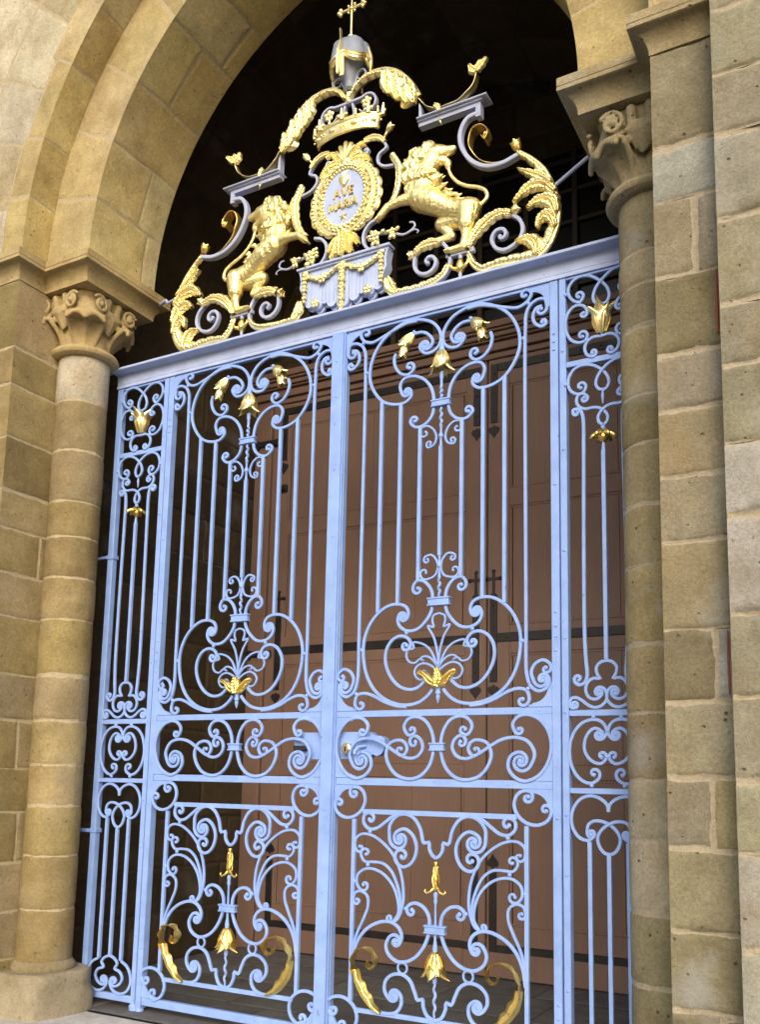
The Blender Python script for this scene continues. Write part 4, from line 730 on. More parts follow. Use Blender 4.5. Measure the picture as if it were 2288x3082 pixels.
m = MB(); m.box(-.29, -.19, .01, .05, 1.768, 1.80, .006); m.moved(lambda x, y, z: (-(x+AX), y, z)); m.build('bolt', M_STRAP, left_leaf, 38, (0,0,0))

# ------------------------------------------------------------------ fixed side panels
PX = 1.77
def side_panel(label):
    root = thing('gate_side_panel', label, 'railing', (PX, 0, 0))
    m = MB(); m.box(-.253, -.213, -.003, .05, -.012, 4.556, .003)
    for z in (.5,1.1,1.42,1.98,2.4,2.9,3.5,4.1): rivet(m, -.233, z, -.004)
    m.lathe([(.036,-.015),(.038,.03),(.026,.045)], (-.233,.02,0), (0,0,1), 14); m.build('post', M_GATE, root)
    m = MB(); m.box(.213, .265, -.003, .045, -.012, 4.556, .003); m.lathe([(.038,-.015),(.04,.04),(.028,.055)], (.239,.02,0), (0,0,1), 14); m.build('post', M_GATE, root)
    for z0, z1 in ((4.54,4.5555),(3.993,4.028),(1.958,1.993),(1.537,1.568),(.045,.09)):
        m = MB(); m.box(-.2125, .2125, .0, .03, z0, z1, .003); m.build('rail', M_GATE, root)
    for k, c in PAN.items():
        if k in ('crook','hook_low'): continue
        c2 = dict(c)
        off = .004 if k.startswith('loop') else 0
        if k.startswith('foot'): c2 = dict(p=[(x, z) for x, z in c['p']], a=c['a'], b=c['b'])
        both('scroll', lambda mb, s: scroll(mb, c2, .0180, .016, yj()+off*s, s), M_GATE, root)
    def outer(mb, s):
        a, ea = scroll_path(PAN['crook'], False); b, eb = scroll_path(PAN['hook_low'], False)
        P = catmull([(x*s, z) for x, z in a]+[(x*s, z) for x, z in b], .014); mb.ribbon(P, .0205, .019, yj(), lambda t: min(1, .7+.3*min(t, 1-t)/.05))
        for e in ea+eb: mb.ball((e[0]*s, 0, e[1]), (.012,.009,.012), 10, 6)
    both('bar', outer, M_GATE, root)
    both('bar', lambda mb, s: mb.box(.104*s-.0112, .104*s+.0112, -.010+yj(), .011, .315, 1.285, .0015), M_GATE, root)
    m = MB(); m.box(-.0112, .0112, -.010, .011, .343, 1.22, .0015); m.build('bar', M_GATE, root)
    m = MB(); m.box(-.0115, .0115, -.0105, .011, 2.265, 3.46, .0015); m.lathe([(.012,3.455),(.007,3.51)], (0,0,0), (0,0,1), 8); m.build('bar', M_GATE, root)
    m = MB(); m.lathe([(.003,3.83),(.009,3.825),(.006,3.80),(.010,3.785),(.004,3.735)], (0,0,0), (0,0,1), 10); m.ball((0,0,3.592), .0145, 12, 8); m.ball((0,0,4.145), (.011,.011,.014), 10, 6); m.build('spindle', M_GATE, root)
    for k in ('r1','r2','r3','r4','r5','r8'):
        x, z = PTS['P'][k]; both('boss', lambda mb, s: mb.ball((x*s, 0, z), .0125, 12, 8), M_GATE, root)
    for k in ('r6','r7'): m = MB(); m.ball((0, 0, PTS['P'][k][1]), .0135, 12, 8); m.build('boss', M_GATE, root)
    m = MB(); flower(m, (0,4.162), (0,4.352), .078, 4, 0, .1, True, 4.2, True); m.build('gilt_tulip', M_GOLD, root)
    m = MB(); m.lathe([(.004,3.57),(.022,3.565),(.034,3.545),(.026,3.52),(.010,3.505)], (0,0,0), (0,0,1), 14)
    for k in range(6):
        a = k*PI/3+.2; m.tube([V(math.cos(a)*r, math.sin(a)*r, z) for r, z in ((.02,3.55),(.042,3.556),(.06,3.545),(.07,3.530))], lambda t: .018-.008*t, 8)
    m.build('gilt_bud', M_GOLD2, root)
    for z in (3.22, 1.19):
        m = MB(); m.box(.205, .273, -.010, .053, z-.016, z+.016, .003); m.box(.266, .36, -.03, -.008, z-.013, z+.013, .003) if z < 2 else m.tube([V(.268,.0,z),V(.30,-.01,z-.002),V(.37,-.03,z-.012)], .012, 8); m.build('wall_bracket', M_GATE, root)
    return root
rp = side_panel('narrow fixed iron side panel partly hidden behind the right stone column')
lp = rp.copy(); col.objects.link(lp); lp.location.x = -PX; lp.scale.x = -1; lp['label'] = 'narrow fixed iron side panel standing clear beside the left stone column'
for c in kids(rp): d = c.copy(); col.objects.link(d); d.parent = lp
for o in (lp, rp): o['group'] = 'fixed side panels of the gate'
# ------------------------------------------------------------------ overthrow above the gate
ZO = 4.556; CC = .012
over = thing('gate_overthrow', 'gilded crest with two lions around the AVE MARIA oval above the gate lintel', 'gate crest', (0, 0, ZO)); OO = (0, 0, ZO)
def mk(name, mat, fn, parent=over, sides=(1,), sharp=38):
    for s in sides:
        m = MB(); fn(m); m.moved(lambda x, y, z: (CC+s*x, y, z)); yield m.build(name, mat, parent, sharp, OO)
def one(name, mat, fn, parent=over, sharp=38): return next(mk(name, mat, fn, parent, (1,), sharp))
def pair(name, mat, fn, parent=over, sharp=38): return list(mk(name, mat, fn, parent, (1, -1), sharp))
m = MB(); prof = [(.05,4.556),(-.012,4.556),(-.014,4.566),(-.012,4.577),(-.004,4.579),(-.004,4.585),(-.007,4.587),(-.007,4.652),(-.012,4.656),(-.018,4.662),(-.090,4.664),(-.094,4.667),(-.094,4.682),(-.090,4.685),(.06,4.700),(.06,4.66),(.05,4.655)]
rows = [[V(-2.04+4.10*i/60, y+.0015*noise.noise(V(i*.7, z*5, 0)), z+.002*noise.noise(V(i*.35, 3, 0))) for y, z in prof] for i in range(61)]
m.grid(rows, False, True); m.f.append(tuple(range(len(prof)))); m.f.append(tuple(range(60*len(prof)+len(prof)-1, 60*len(prof)-1, -1)))
for k in range(22): rivet(m, -1.93+k*.185+.03*math.sin(k*5), 4.625+.02*math.sin(k*3.1), -.007, .006)
lintel = m.build('lintel', M_LINTEL, over, 30, OO)
def strip(mb, pts, w, y=0.0, wave=0.0, taper=lambda t: 1.0, thick=.004):
    P = catmull(pts, .012); n = len(P)
    f = [[V(p.x, y+q*w/2*taper(i/(n-1))+wave*math.sin(i*.55), p.y+.006*math.cos(q*PI)) for q in (-1,-.5,0,.5,1)] for i, p in enumerate(P)]
    b = []
    for i, r in enumerate(f):
        a, c = P[max(i-1,0)], P[min(i+1,n-1)]; t = (c-a).normalized(); b.append([p+V(-t.y, 0, t.x)*thick for p in r])
    mb.grid([r+b[i][::-1] for i, r in enumerate(f)], False, True)
def capsule(mb, p, r, q, s):
    p, q = V(*p), V(*q); n = max(2, int((q-p).length/(min(r, s)*.4)))
    for k in range(n+1): mb.ball(p.lerp(q, k/n), r+(s-r)*k/n, 10, 7)
def leafball(mb, c, d, L, r, y=0.0):
    """small leaf: tapered swelling along d"""
    l = math.hypot(*d); d = (d[0]/l, d[1]/l)
    mb.tube([V(c[0]+d[0]*L*(t-.5), y-.35*r*math.sin(t*PI), c[1]+d[1]*L*(t-.5)) for t in (0,.15,.35,.55,.75,.92,1)], lambda t: max(.0012, r*math.sin(PI*min(1, t*.96+.02))**.8), 7)
def rosette(mb, x, z, r, y=0.0, n=5):
    for k in range(n):
        a = k*2*PI/n+.3; mb.ball((x+math.cos(a)*r*.62, y, z+math.sin(a)*r*.62), (r*.42, r*.25, r*.42), 9, 6)
    mb.ball((x, y-r*.18, z), r*.28, 9, 6)
def fan(mb, x, z, r0, r1, a0, a1, n, y=0.0, w=.014):
    for k in range(n):
        a = a0+(a1-a0)*k/(n-1); rr = r1*(1-.18*abs(2*k/(n-1)-1)); c, s = math.cos(a), math.sin(a)
        mb.tube([V(x+c*r, y-.012-.018*math.sin(q*PI), z+s*r) for q, r in ((t, r0+(rr-r0)*t) for t in (0,.2,.4,.6,.8,.95,1))], lambda t: w*(.35+.8*t) if t < .9 else w*.8, 7)
IR = lambda c, w, d, y=0.0: (lambda mb: scroll(mb, CREST[c], w, d, y, 1, False))
pts = lambda c: [tuple(p) for p in CREST[c]['p']]
# grey ironwork
pair('scroll', M_CREST, IR('volute_in', .023, .036)); pair('scroll', M_CREST, IR('volute_out', .023, .036))
pair('scroll', M_CREST, IR('scroll_up', .018, .03)); pair('scroll', M_CREST, IR('scroll_dn', .02, .036))
pair('scroll', M_CREST, lambda mb: mb.ribbon(catmull(pts('c_bar')), .028, .05))
def cornice(mb):
    mb.prism([(.969,5.80),(.969,5.872),(.560,5.872),(.560,6.05),(.574,6.02),(.582,5.94),(.592,5.902),(1.004,5.902),(1.004,5.80)], -.022, .03)
    mb.box(.555, 1.02, -.038, .045, 5.8995, 5.910, .003); mb.box(.556, 1.055, -.055, .06, 5.910, 5.922, .003)
pair('cornice', M_CREST, cornice)
pair('cross_bar', M_CREST, lambda mb: mb.box(.765, .96, -.018, .018, 4.885, 4.915, .003))
pair('stem', M_CREST, lambda mb: (mb.lathe([(.008,4.69),(.010,4.74),(.013,4.755),(.009,4.77)], (.862,0,0), (0,0,1), 12), mb.lathe([(.016,4.862),(.013,4.872),(.018,4.888)], (.862,0,0), (0,0,1), 12)))
for s in (1, -1):
    m = MB()
    P = [V(CC+1.49,.0,5.173), V(CC+1.69,-.03,5.262), V(CC+1.79,-.06,5.285), V(CC+1.93,-.16,5.27)] if s > 0 else [V(CC-1.47,0,5.185), V(CC-1.60,.02,5.178), V(CC-1.635,.04,5.205), V(CC-1.66,.06,5.235), V(CC-1.76,.09,5.235)]
    m.tube(P, .0125, 10); m.build('stay_rod', M_CREST, over, 38, OO)
# gilded leafwork
def big(mb):
    S = pts('big_leaf'); acanthus(mb, S, .085, 1, 17, -.012, .022, (.35,1,.35), .45, False, .009, .5)
    P = catmull(S, .012); n = len(P); mb.tube([V(p.x, -.012, p.y) for p in P], lambda t: .010+.006*math.sin(t*PI), 8)
    for k in range(46):
        p = P[int(n*(.38+.44*k/46))]; q = P[min(n-1, int(n*(.38+.44*k/46))+1)]; t = (q-p).normalized(); mb.ball((p.x-t.y*.016, -.028, p.y+t.x*.016), (.0105,.008,.0105), 7, 5)
    for k, w in (('leaf1',.042),('leaf2',.06),('leaf3',.062),('leaf4',.05),('leaf5',.055)):
        for sd in (1, -1): acanthus(mb, pts(k), w, sd, 5, -.02, .022, (.45,1,.15), .55, False, .008, .6)
        Q = catmull(pts(k), .015); mb.tube([V(p.x, -.045, p.y) for p in Q], lambda t: .009*(1-.6*t), 6)
pair('gilt_leaf', M_GOLD, big)
def b_leaf(mb):
    S = pts('base_left_leaf'); acanthus(mb, S, .062, -1, 9, -.012, .02, (.4,1,.5), .5, False, .008, .55); mb.tube([V(p.x, -.012, p.y) for p in catmull(S, .015)], .009, 7)
    acanthus(mb, [(.345,4.86),(.36,4.80),(.40,4.75)], .05, 1, 3, -.02, .015, (.5,1,.5), .3, True, .006, .5)
pair('gilt_leaf', M_GOLD, b_leaf)
def leaf_on(c, w, lobes, tip):
    def f(mb):
        S = pts(c)
        for sd in (1, -1): acanthus(mb, S, w, sd, lobes, -.02, .022, (.4,1,.5), .45, False, .008, .5)
        mb.tube([V(p.x, -.04, p.y) for p in catmull(S, .015)], lambda t: .011*(1-.4*t), 7)
        x, z = tip; flower(mb, (S[-1][0], S[-1][1]), (x, z), .042, 5, -.012, .6, True, 1.1)
    return f
pair('gilt_leaf', M_GOLD, leaf_on('leaf6', .05, 6, tuple(CREST['leaf6_flower']['p'][0])))
pair('gilt_leaf', M_GOLD, leaf_on('leaf7', .042, 4, tuple(CREST['leaf7_flower']['p'][0])))
pair('gilt_bud', M_GOLD2, lambda mb: (mb.lathe([(.004,4.765),(.02,4.775),(.030,4.80),(.026,4.83),(.014,4.86),(.004,4.87)], (.862,0,0), (0,0,1), 14), [mb.tube([V(.862+q*.015,-.01,4.79),V(.862+q*.045,-.02,4.80),V(.862+q*.062,-.02,4.82),V(.862+q*.055,-.018,4.838)], lambda t: .014-.006*t, 8) for q in (-1,1)]))
def top(mb):
    S = pts('top_leaf'); strip(mb, S, .075, 0, 0, lambda t: .7+.3*t, .006)
    acanthus(mb, S, .115, -1, 11, -.02, .028, (.18,.35,1.25), -.35, False, .010, .6)
    acanthus(mb, S, .028, 1, 3, -.02, .01, (.6,1,.8), .1, False, .004, .2)
    for (x, z, l) in ((.31,6.37,.19),(.375,6.33,.22),(.44,6.27,.20),(.505,6.19,.15)):
        acanthus(mb, [(x,z),(x+.0,z-l*.4),(x+.03,z-l)], .056, 1, 4, -.035, .022, (.7,1,.15), .4, True, .008, .55)
pair('gilt_leaf', M_GOLD, top)
def rib(mb):
    S = pts('ribbon'); strip(mb, S, .075, 0, .003, lambda t: 1.0-.25*t)
    for a in (60, 95, 135): acanthus(mb, [S[-1], (S[-1][0]+.05*math.cos(math.radians(a)), S[-1][1]+.04*math.sin(math.radians(a))), (S[-1][0]+.10*math.cos(math.radians(a-15)), S[-1][1]+.085*math.sin(math.radians(a-5)))], .034, 1, 3, -.025+.01*(a % 3), .016, (.6,1,.35), .4, True, .006, .5)
    acanthus(mb, [(.69,5.965),(.715,5.945),(.722,5.91)], .022, 1, 2, -.05, .01, (.8,1,.4), .2, True, .004, .4)
    mb.tube([V(.72,-.03,5.862),V(.725,-.035,5.845),V(.735,-.03,5.82)], lambda t: .010*(1-.8*t), 7)
pair('gilt_ribbon', M_GOLD, rib)
pair('gilt_curl', M_GOLD2, lambda mb: (strip(mb, pts('curl_ribbon'), .085, 0, .004, lambda t: .5+.5*math.sin(min(1, t*1.3)*PI/2)), flower(mb, (1.03,5.655), (1.055,5.635), .028, 4, -.03, .4)))
pair('gilt_flower', M_GOLD2, lambda mb: flower(mb, (1.25,5.478), (1.228,5.555), .045, 5, -.005, .5))
# lions
LJ = {k[3:]: tuple(v) for k, v in CREST.items() if k.startswith('lj_')}
def P3(k, y=0.0, dx=0, dz=0): return (LJ[k][0]+dx, y, LJ[k][1]+dz)
def lion_body(mb):
    c = lambda a, ra, b, rb: capsule(mb, a, ra, b, rb)
    c(P3('chest', -.01), .092, P3('ribs', -.015), .086); c(P3('ribs', -.015), .086, P3('waist', -.005), .069); c(P3('waist', -.005), .069, P3('loin'), .067); c(P3('loin'), .067, P3('hip'), .075)
    c(P3('chest', -.01), .08, P3('neck', -.01), .08); c(P3('neck', -.01), .078, P3('head', -.01), .066)
    # head
    hx, hz = LJ['head']; mx, mz = LJ['muzzle']; jx, jz = LJ['jaw']
    c((hx,-.012,hz+.005), .064, (hx+.04,-.012,hz+.01), .055); c((hx+.03,-.012,hz+.012), .046, (mx-.01,-.014,mz+.004), .031); c((hx+.02,-.014,hz+.048), .030, (hx+.065,-.016,hz+.036), .022)
    mb.ball((mx+.004,-.014,mz+.012), (.024,.026,.02), 10, 7); c((hx+.02,-.01,hz-.04), .034, (jx+.015,-.012,jz+.004), .020)
    for y in (-.044, .02): mb.ball((hx+.062,y,hz+.028), .0105, 8, 6); c((hx-.015,y,hz+.058), .018, (hx-.03,y*1.2,hz+.088), .009)
    # forelegs
    c(P3('armA_sh', -.03), .05, P3('armA_el', -.045), .034); c(P3('armA_el', -.045), .033, P3('armA_wr', -.05), .025); c(P3('armA_wr', -.05), .027, P3('armA_paw', -.05), .026)
    c(P3('armB_sh', .03), .05, P3('armB_el', .035), .038); c(P3('armB_el', .035), .036, P3('armB_wr', .025), .03); c(P3('armB_wr', .025), .03, P3('armB_paw', .015), .027)
    for q in (-1, 0, 1):
        c(P3('armA_paw', -.05+q*.017, 0, 0), .012, P3('armA_paw', -.05+q*.02, -.03, -.026), .009)
        c(P3('armB_paw', .015+q*.015, 0, .0), .012, P3('armB_paw', .015+q*.018, -.012, .034), .009)
    # hind legs
    mb.ball(P3('hip', -.005, .018, .004), .066, 12, 8); mb.ball(P3('hip', -.01, .012, -.04), .06, 12, 8)
    c(P3('hip', -.02), .07, P3('kneeA', -.025), .056); c(P3('kneeA', -.025), .046, P3('hockA', -.025), .029); c(P3('hockA', -.025), .028, P3('footA', -.025), .027); c(P3('footA', -.025), .026, P3('toeA', -.03), .020)
    c(P3('hip', .02), .06, P3('thB', .03), .06); c(P3('thB', .03), .06, P3('kneeB', .03), .046); c(P3('kneeB', .03), .04, P3('hockB', .03), .028); c(P3('hockB', .03), .027, P3('footB', .025), .024); c(P3('footB', .025), .026, P3('toeB', .02), .020)
    for q in (-1, 0, 1):
        c(P3('toeA', -.03+q*.018), .012, P3('toeA', -.03+q*.022, -.03, -.005), .009); c(P3('toeB', .02+q*.016), .012, P3('toeB', .02+q*.02, -.03, -.006), .009)
    T = catmull(pts('tail'), .012); n = len(T)
    for i, p in enumerate(T): mb.ball((p.x, -.005, p.y), .0155-.003*i/n, 8, 6)
    e = T[-1]; mb.ball((e.x,-.005,e.y+.01), (.026,.024,.036), 10, 7); capsule(mb, (e.x-.005,-.005,e.y+.03), .016, (e.x-.012,-.005,e.y+.06), .007)
def lion_mane(mb):
    R = random.Random(4); hx, hz = LJ['head']
    cs = [('mane1',.06),('mane2',.066),('mane3',.064),('mane4',.06),('mane5',.055),('neck',.085),('mane10',.052)]
    for k, r in cs: mb.ball(P3(k, -.012), (r, r*.95, r), 12, 8)
    def lock(x, z, a, L, r, y):
        capsule(mb, (x, y, z), r, (x+math.cos(a)*L*.55, y-.006, z+math.sin(a)*L*.55), r*.8); capsule(mb, (x+math.cos(a)*L*.55, y-.006, z+math.sin(a)*L*.55), r*.8, (x+math.cos(a+.5)*L, y, z+math.sin(a+.5)*L), r*.35)
    for i in range(95):
        k, r = R.choice(cs); a = R.uniform(0, 2*PI); rr = r*R.uniform(.3, 1.0)
        x, z = LJ[k][0]+math.cos(a)*rr, LJ[k][1]+math.sin(a)*rr
        if x > hx+.02: continue
        y = -.012-math.sqrt(max(0, 1-(rr/r)**2))*r*.9; y = y if R.random() < .75 else .012-y*.6
        lock(x, z, -PI/2+R.uniform(-.7, .5)-(.6 if x < .56 else -.2), R.uniform(.045, .07), R.uniform(.011, .016), y)
    for k in ('mane6','mane7','mane8','mane9'):
        for q in range(5): lock(LJ[k][0]-.02+R.uniform(-.02,.02), LJ[k][1]+.01+R.uniform(-.02,.02), -.5+R.uniform(-.5,.3), R.uniform(.04,.065), .013, R.uniform(-.05,.03))
for s in (1, -1):
    mb = MB(); lion_body(mb); mb.moved(lambda x, y, z: (CC+s*x, y, z)); body = fused(mb, 'lion', M_FUR, over, .0060, OO, 2)
    body['label'] = 'gilded lion rampant on the right, head turned outward' if s > 0 else 'gilded lion rampant on the left, head turned outward'
    mb = MB(); lion_mane(mb); mb.moved(lambda x, y, z: (CC+s*x, y, z)); fused(mb, 'mane', M_FUR, body, .0054, OO, 0)
# oval shield
OX, OZ, EA, EB = -.005, 5.538, .168, .208
ell = lambda a, b, n: [(OX+a*math.cos(2*PI*k/n), OZ+b*math.sin(2*PI*k/n)) for k in range(n)]
shield = one('oval_plate', M_LINTEL, lambda mb: mb.prism(ell(EA+.004, EB+.004, 64), -.03, .0))
def wreath(mb):
    mb.ribbon(ell(.186, .228, 72), .05, .035, -.015, None, True)
    for k in range(46): a = 2*PI*k/46; mb.ball((OX+.170*math.cos(a), -.036, OZ+.210*math.sin(a)), (.0105,.010,.0105), 8, 6)
    for r_, y in ((.186,-.038),(.204,-.034)):
        for k in range(34):
            a = 2*PI*(k+(.5 if r_ > .19 else 0))/34; d = (-math.sin(a)*r_, math.cos(a)*(r_+.042)); g = 1 if math.cos(a) > 0 else -1
            leafball(mb, (OX+r_*math.cos(a), OZ+(r_+.042)*math.sin(a)), (d[0]*g+math.cos(a)*.06*(1 if k % 2 else -1), d[1]*g), .042, .011, y)
one('wreath', M_GOLD, wreath)
def frame(mb):
    mb.ribbon(ell(.232, .262, 72), .026, .04, -.012, None, True); mb.ribbon(ell(.222, .252, 72), .009, .05, -.012, None, True)
    for sgn in (1, -1):
        sp = [(OX+sgn*.236*math.cos(a), OZ+.262*math.sin(a)) for a in [(-70+k*17.5)*PI/180 for k in range(9)]]
        acanthus(mb, sp, .062, -sgn, 8, -.012, .016, (.5,1,.5), .25, False, .008, .62)
one('frame', M_GOLD, frame)
one('shell', M_GOLD, lambda mb: (fan(mb, .0, 5.80, .0, .150, PI*.28, PI*.72, 5, -.012, .018), mb.ball((0,-.02,5.81), (.05,.025,.035), 12, 8), [acanthus(mb, [(q*.02,5.79),(q*.07,5.85),(q*.12,5.90),(q*.16,5.885)], .034, 1, 4, -.02, .016, (.6,1,.4), .4, True, .006, .5) for q in (1,-1)], [acanthus(mb, [(q*.03,5.80),(q*.11,5.815),(q*.17,5.785),(q*.20,5.735)], .032, 1, 4, -.025, .016, (.6,1,.4), .4, True, .006, .5) for q in (1,-1)]))
one('shell', M_GOLD, lambda mb: ([acanthus(mb, [(-.01+q*.01,5.27),(-.01+q*.035,5.20),(-.01+q*.05,5.15),(-.01+q*.085,5.105)], .045, 1, 5, -.03, .02, (.7,1,.4), .4, True, .007, .55) for q in (1,-1)], acanthus(mb, [(-.01,5.28),(-.01,5.2),(-.008,5.10)], .04, 1, 4, -.045, .018, (.7,1,.5), .4, True, .007, .5), mb.ball((-.01,-.02,5.275), (.055,.026,.035), 12, 8), [acanthus(mb, [(q*.02,5.26),(q*.08,5.22),(q*.12,5.16)], .035, 1, 4, -.022, .018, (.7,1,.4), .4, True, .006, .5) for q in (1,-1)], mb.ball((-.01,-.03,5.11), .018, 10, 7)))
def palm(mb):
    S = pts('palm_strip'); P = catmull(S, .012); n = len(P)
    mb.ribbon(P, .038, .03, -.02); mb.ball((P[0].x, -.02, P[0].y), (.022,.02,.02), 10, 7)
    for k in range(18): p = P[int((n-1)*(.08+.84*k/17))]; mb.ball((p.x, -.037, p.y), .008, 8, 5)
    acanthus(mb, [(p[0]-.018, p[1]) for p in S[::-1]], .022, 1, 7, -.01, .01, (.6,1,.6), .2, False, .004, .5)
pair('gilt_palm', M_GOLD, palm)
def tip_leaf(mb):
    acanthus(mb, [(.14,5.925),(.20,5.93),(.26,5.905),(.30,5.86)], .026, 1, 4, -.012, .012, (.7,1,.6), .3, True, .005, .45)
    flower(mb, (.315,5.93), (.36,5.985), .032, 4, -.01, .4)
    mb.tube([V(.29,-.005,5.90),V(.315,-.01,5.93)], .009, 7)
pair('gilt_leaf', M_GOLD, tip_leaf)
# lettering, heart and star on the plate
def stroke(mb, a, b, w, y=-.034, d=.010): mb.ribbon([a, ((a[0]+b[0])/2, (a[1]+b[1])/2), b], w, d, y)
GL = {'A': [((0,0),(.42,1)),((.42,1),(.84,0)),((.17,.36),(.67,.36))], 'V': [((0,1),(.40,0)),((.40,0),(.80,1))], 'E': [((.06,0),(.06,1)),((.0,.97),(.56,.97)),((.0,.5),(.46,.5)),((.0,.03),(.58,.03))],
      'M': [((.03,0),(.10,1)),((.10,1),(.48,.12)),((.48,.12),(.86,1)),((.86,1),(.93,0))], 'R': [((.06,0),(.06,1)),((.0,.97),(.40,.97)),((.40,.97),(.53,.75)),((.53,.75),(.40,.5)),((.40,.5),(.06,.5)),((.28,.5),(.62,0))], 'I': [((.06,0),(.06,1))]}
WD = {'A':.84,'V':.80,'E':.60,'M':.96,'R':.62,'I':.12}
def write(mb, text, cx, z, h, gap=.26):
    tot = sum(WD[c] for c in text)+gap*(len(text)-1); x = cx-tot*h/2; k = 0
    for c in text:
        for a, b in GL[c]:
            k += 1; stroke(mb, (x+a[0]*h, z+a[1]*h), (x+b[0]*h, z+b[1]*h), h*.19, -.034-.0004*k)
        for a, b in GL[c]:                      # small serifs at the feet and heads
            for q in (a, b):
                if q[1] in (0, 1) and c in 'AVMRI': k += 1; stroke(mb, (x+(q[0]-.11)*h, z+(.03 if q[1] == 0 else .97)*h), (x+(q[0]+.11)*h, z+(.03 if q[1] == 0 else .97)*h), h*.075, -.033-.0004*k)
        if c == 'I': mb.ball((x+.06*h, -.036, z+1.22*h), (h*.11, .006, h*.11), 8, 6)
        x += (WD[c]+gap)*h
one('lettering', M_GOLD2, lambda mb: (write(mb, 'AVE', OX+.003, 5.545, .058), write(mb, 'MARIA', OX, 5.452, .055, .2)), shield)
def heart_emblem(mb):
    H = [(0,-.055),(.03,-.025),(.046,.008),(.040,.03),(.022,.036),(0,.022),(-.022,.036),(-.040,.03),(-.046,.008),(-.03,-.025)]
    n = 24; c = catmull([V(a, b) for a, b in H], .008, True)
    mb.grid([[V(OX+p.x*k, -.03-.02*math.sqrt(max(0, 1-k*k)), 5.665+p.y*k) for p in c] for k in (1,.85,.6,.3,.02)], False, True)
    for q in (-.018,-.009,0,.009,.018): mb.tube([V(OX+q*.6,-.036,5.69),V(OX+q*1.1,-.04,5.71),V(OX+q*1.7+.004,-.036,5.735-abs(q)*.5)], lambda t: .006*(1-.7*t), 6)
one('heart_emblem', M_GOLD, heart_emblem, shield)
def star(mb):
    P = []
    for k in range(10): a = PI/2+k*PI/5; r = .042 if k % 2 == 0 else .017; P.append((OX+r*math.cos(a), 5.395+r*math.sin(a)))
    o = len(mb.v); mb.add([(x, -.03, z) for x, z in P]+[(OX, -.046, 5.395)], [(k, (k+1) % 10, 10) for k in range(10)])
one('star', M_GOLD, star, shield, 10)
# apron of scalloped drapery
TABS = [(0,.048,4.738),(.088,.038,4.768),(.148,.028,4.803),(.205,.038,4.768),(.272,.034,4.80)]
def apron(mb):
    mb.prism([(-.352,5.078),(-.318,4.93),(-.308,4.88),(.308,4.88),(.318,4.93),(.352,5.078)], -.012, .02)
    for x, w, z in TABS:
        for s in ((1,-1) if x else (1,)):
            for y0, y1, k in ((-.018,.004,0),(.012,.03,.014)):
                P = [(-w*.9,5.02-k),(w*.9,5.02-k)]+[(w*math.cos(a), z-k+w+w*math.sin(a)) for a in [-i*PI/10 for i in range(11)]]
                mb.prism([(s*(x+a)+(.008 if k else 0), b) for a, b in P], y0+.0015*(x*40 % 2), y1)
                if not k:
                    for q in (-.5, .5): mb.box(s*x+q*w-.002, s*x+q*w+.002, -.0215, -.016, z+w*.9, 4.985, 0)
    mb.box(-.368, .368, -.045, .035, 5.078, 5.096, .003); mb.box(-.356, .356, -.03, .03, 5.064, 5.0785, .003)
    for s in (1, -1): mb.prism([(s*.352,5.066),(s*.338,5.0),(s*.345,4.95),(s*.322,4.90),(s*.308,4.83),(s*.300,4.83),(s*.31,4.92),(s*.325,4.95),(s*.32,5.0),(s*.335,5.066)], -.03, .045)
apr = one('apron', M_LINTEL, apron)
def swag(mb):
    R = random.Random(8)
    for s in (1, -1):
        for k in range(26):
            t = k/25; x = s*(.02+.285*t); z = 5.045-.062*math.sin(t*PI); leafball(mb, (x+R.uniform(-.006,.006), z+R.uniform(-.008,.008)), (s*1, -.23*math.cos(t*PI)*PI+R.uniform(-.6,.6)), .038, .012+.005*math.sin(t*PI), -.034)
one('garland', M_GOLD, swag, apr)
for x0, z1 in ((0, 4.69), (.303, 4.845), (-.303, 4.845)):
    def pend(mb):
        R = random.Random(int(abs(x0)*100)+2); n = int((5.05-z1)/.024)
        mb.ball((x0,-.035,5.05), (.028,.016,.018), 10, 7)
        for k in range(n):
            z = 5.04-(5.04-z1)*k/(n-1); w = (.017 if x0 == 0 else .012)*(.7+.5*math.sin(k*1.25)**2)*(1-.35*k/n)
            for q in (-1, 1): leafball(mb, (x0+q*w*.9, z), (q*.5, -1), .036, w*.75, -.034)
            mb.ball((x0,-.042,z-.008), (w*.7,.010,w), 8, 6)
    one('pendant', M_GOLD, pend, apr)
for x, z in ((.155,4.972),(-.155,4.972),(.206,4.803),(-.206,4.803)): one('rosette', M_GOLD, lambda mb: rosette(mb, x, z, .034, -.046), apr)
for cx, cz, r, n in ((.262,5.165,.07,16),(.388,5.165,.045,9)):
    def spray(mb):
        R = random.Random(6)
        for k in range(n):
            a = R.uniform(0, 2*PI); q = r*R.uniform(.15,.9); leafball(mb, (cx+math.cos(a)*q, cz+math.sin(a)*q), (math.cos(a), math.sin(a)), .042, .014, -.03+R.uniform(-.015,.01))
        rosette(mb, cx, cz, r*.55, -.05)
    pair('gilt_spray', M_GOLD, spray)
pair('tendril', M_CREST, lambda mb: (mb.tube([V(p.x,-.012,p.y) for p in catmull(pts('spray'), .01)], lambda t: .011-.005*t, 8), mb.tube([V(p.x,-.012,p.y) for p in catmull(pts('spray_curl'), .008)], lambda t: .007-.003*t, 7)))
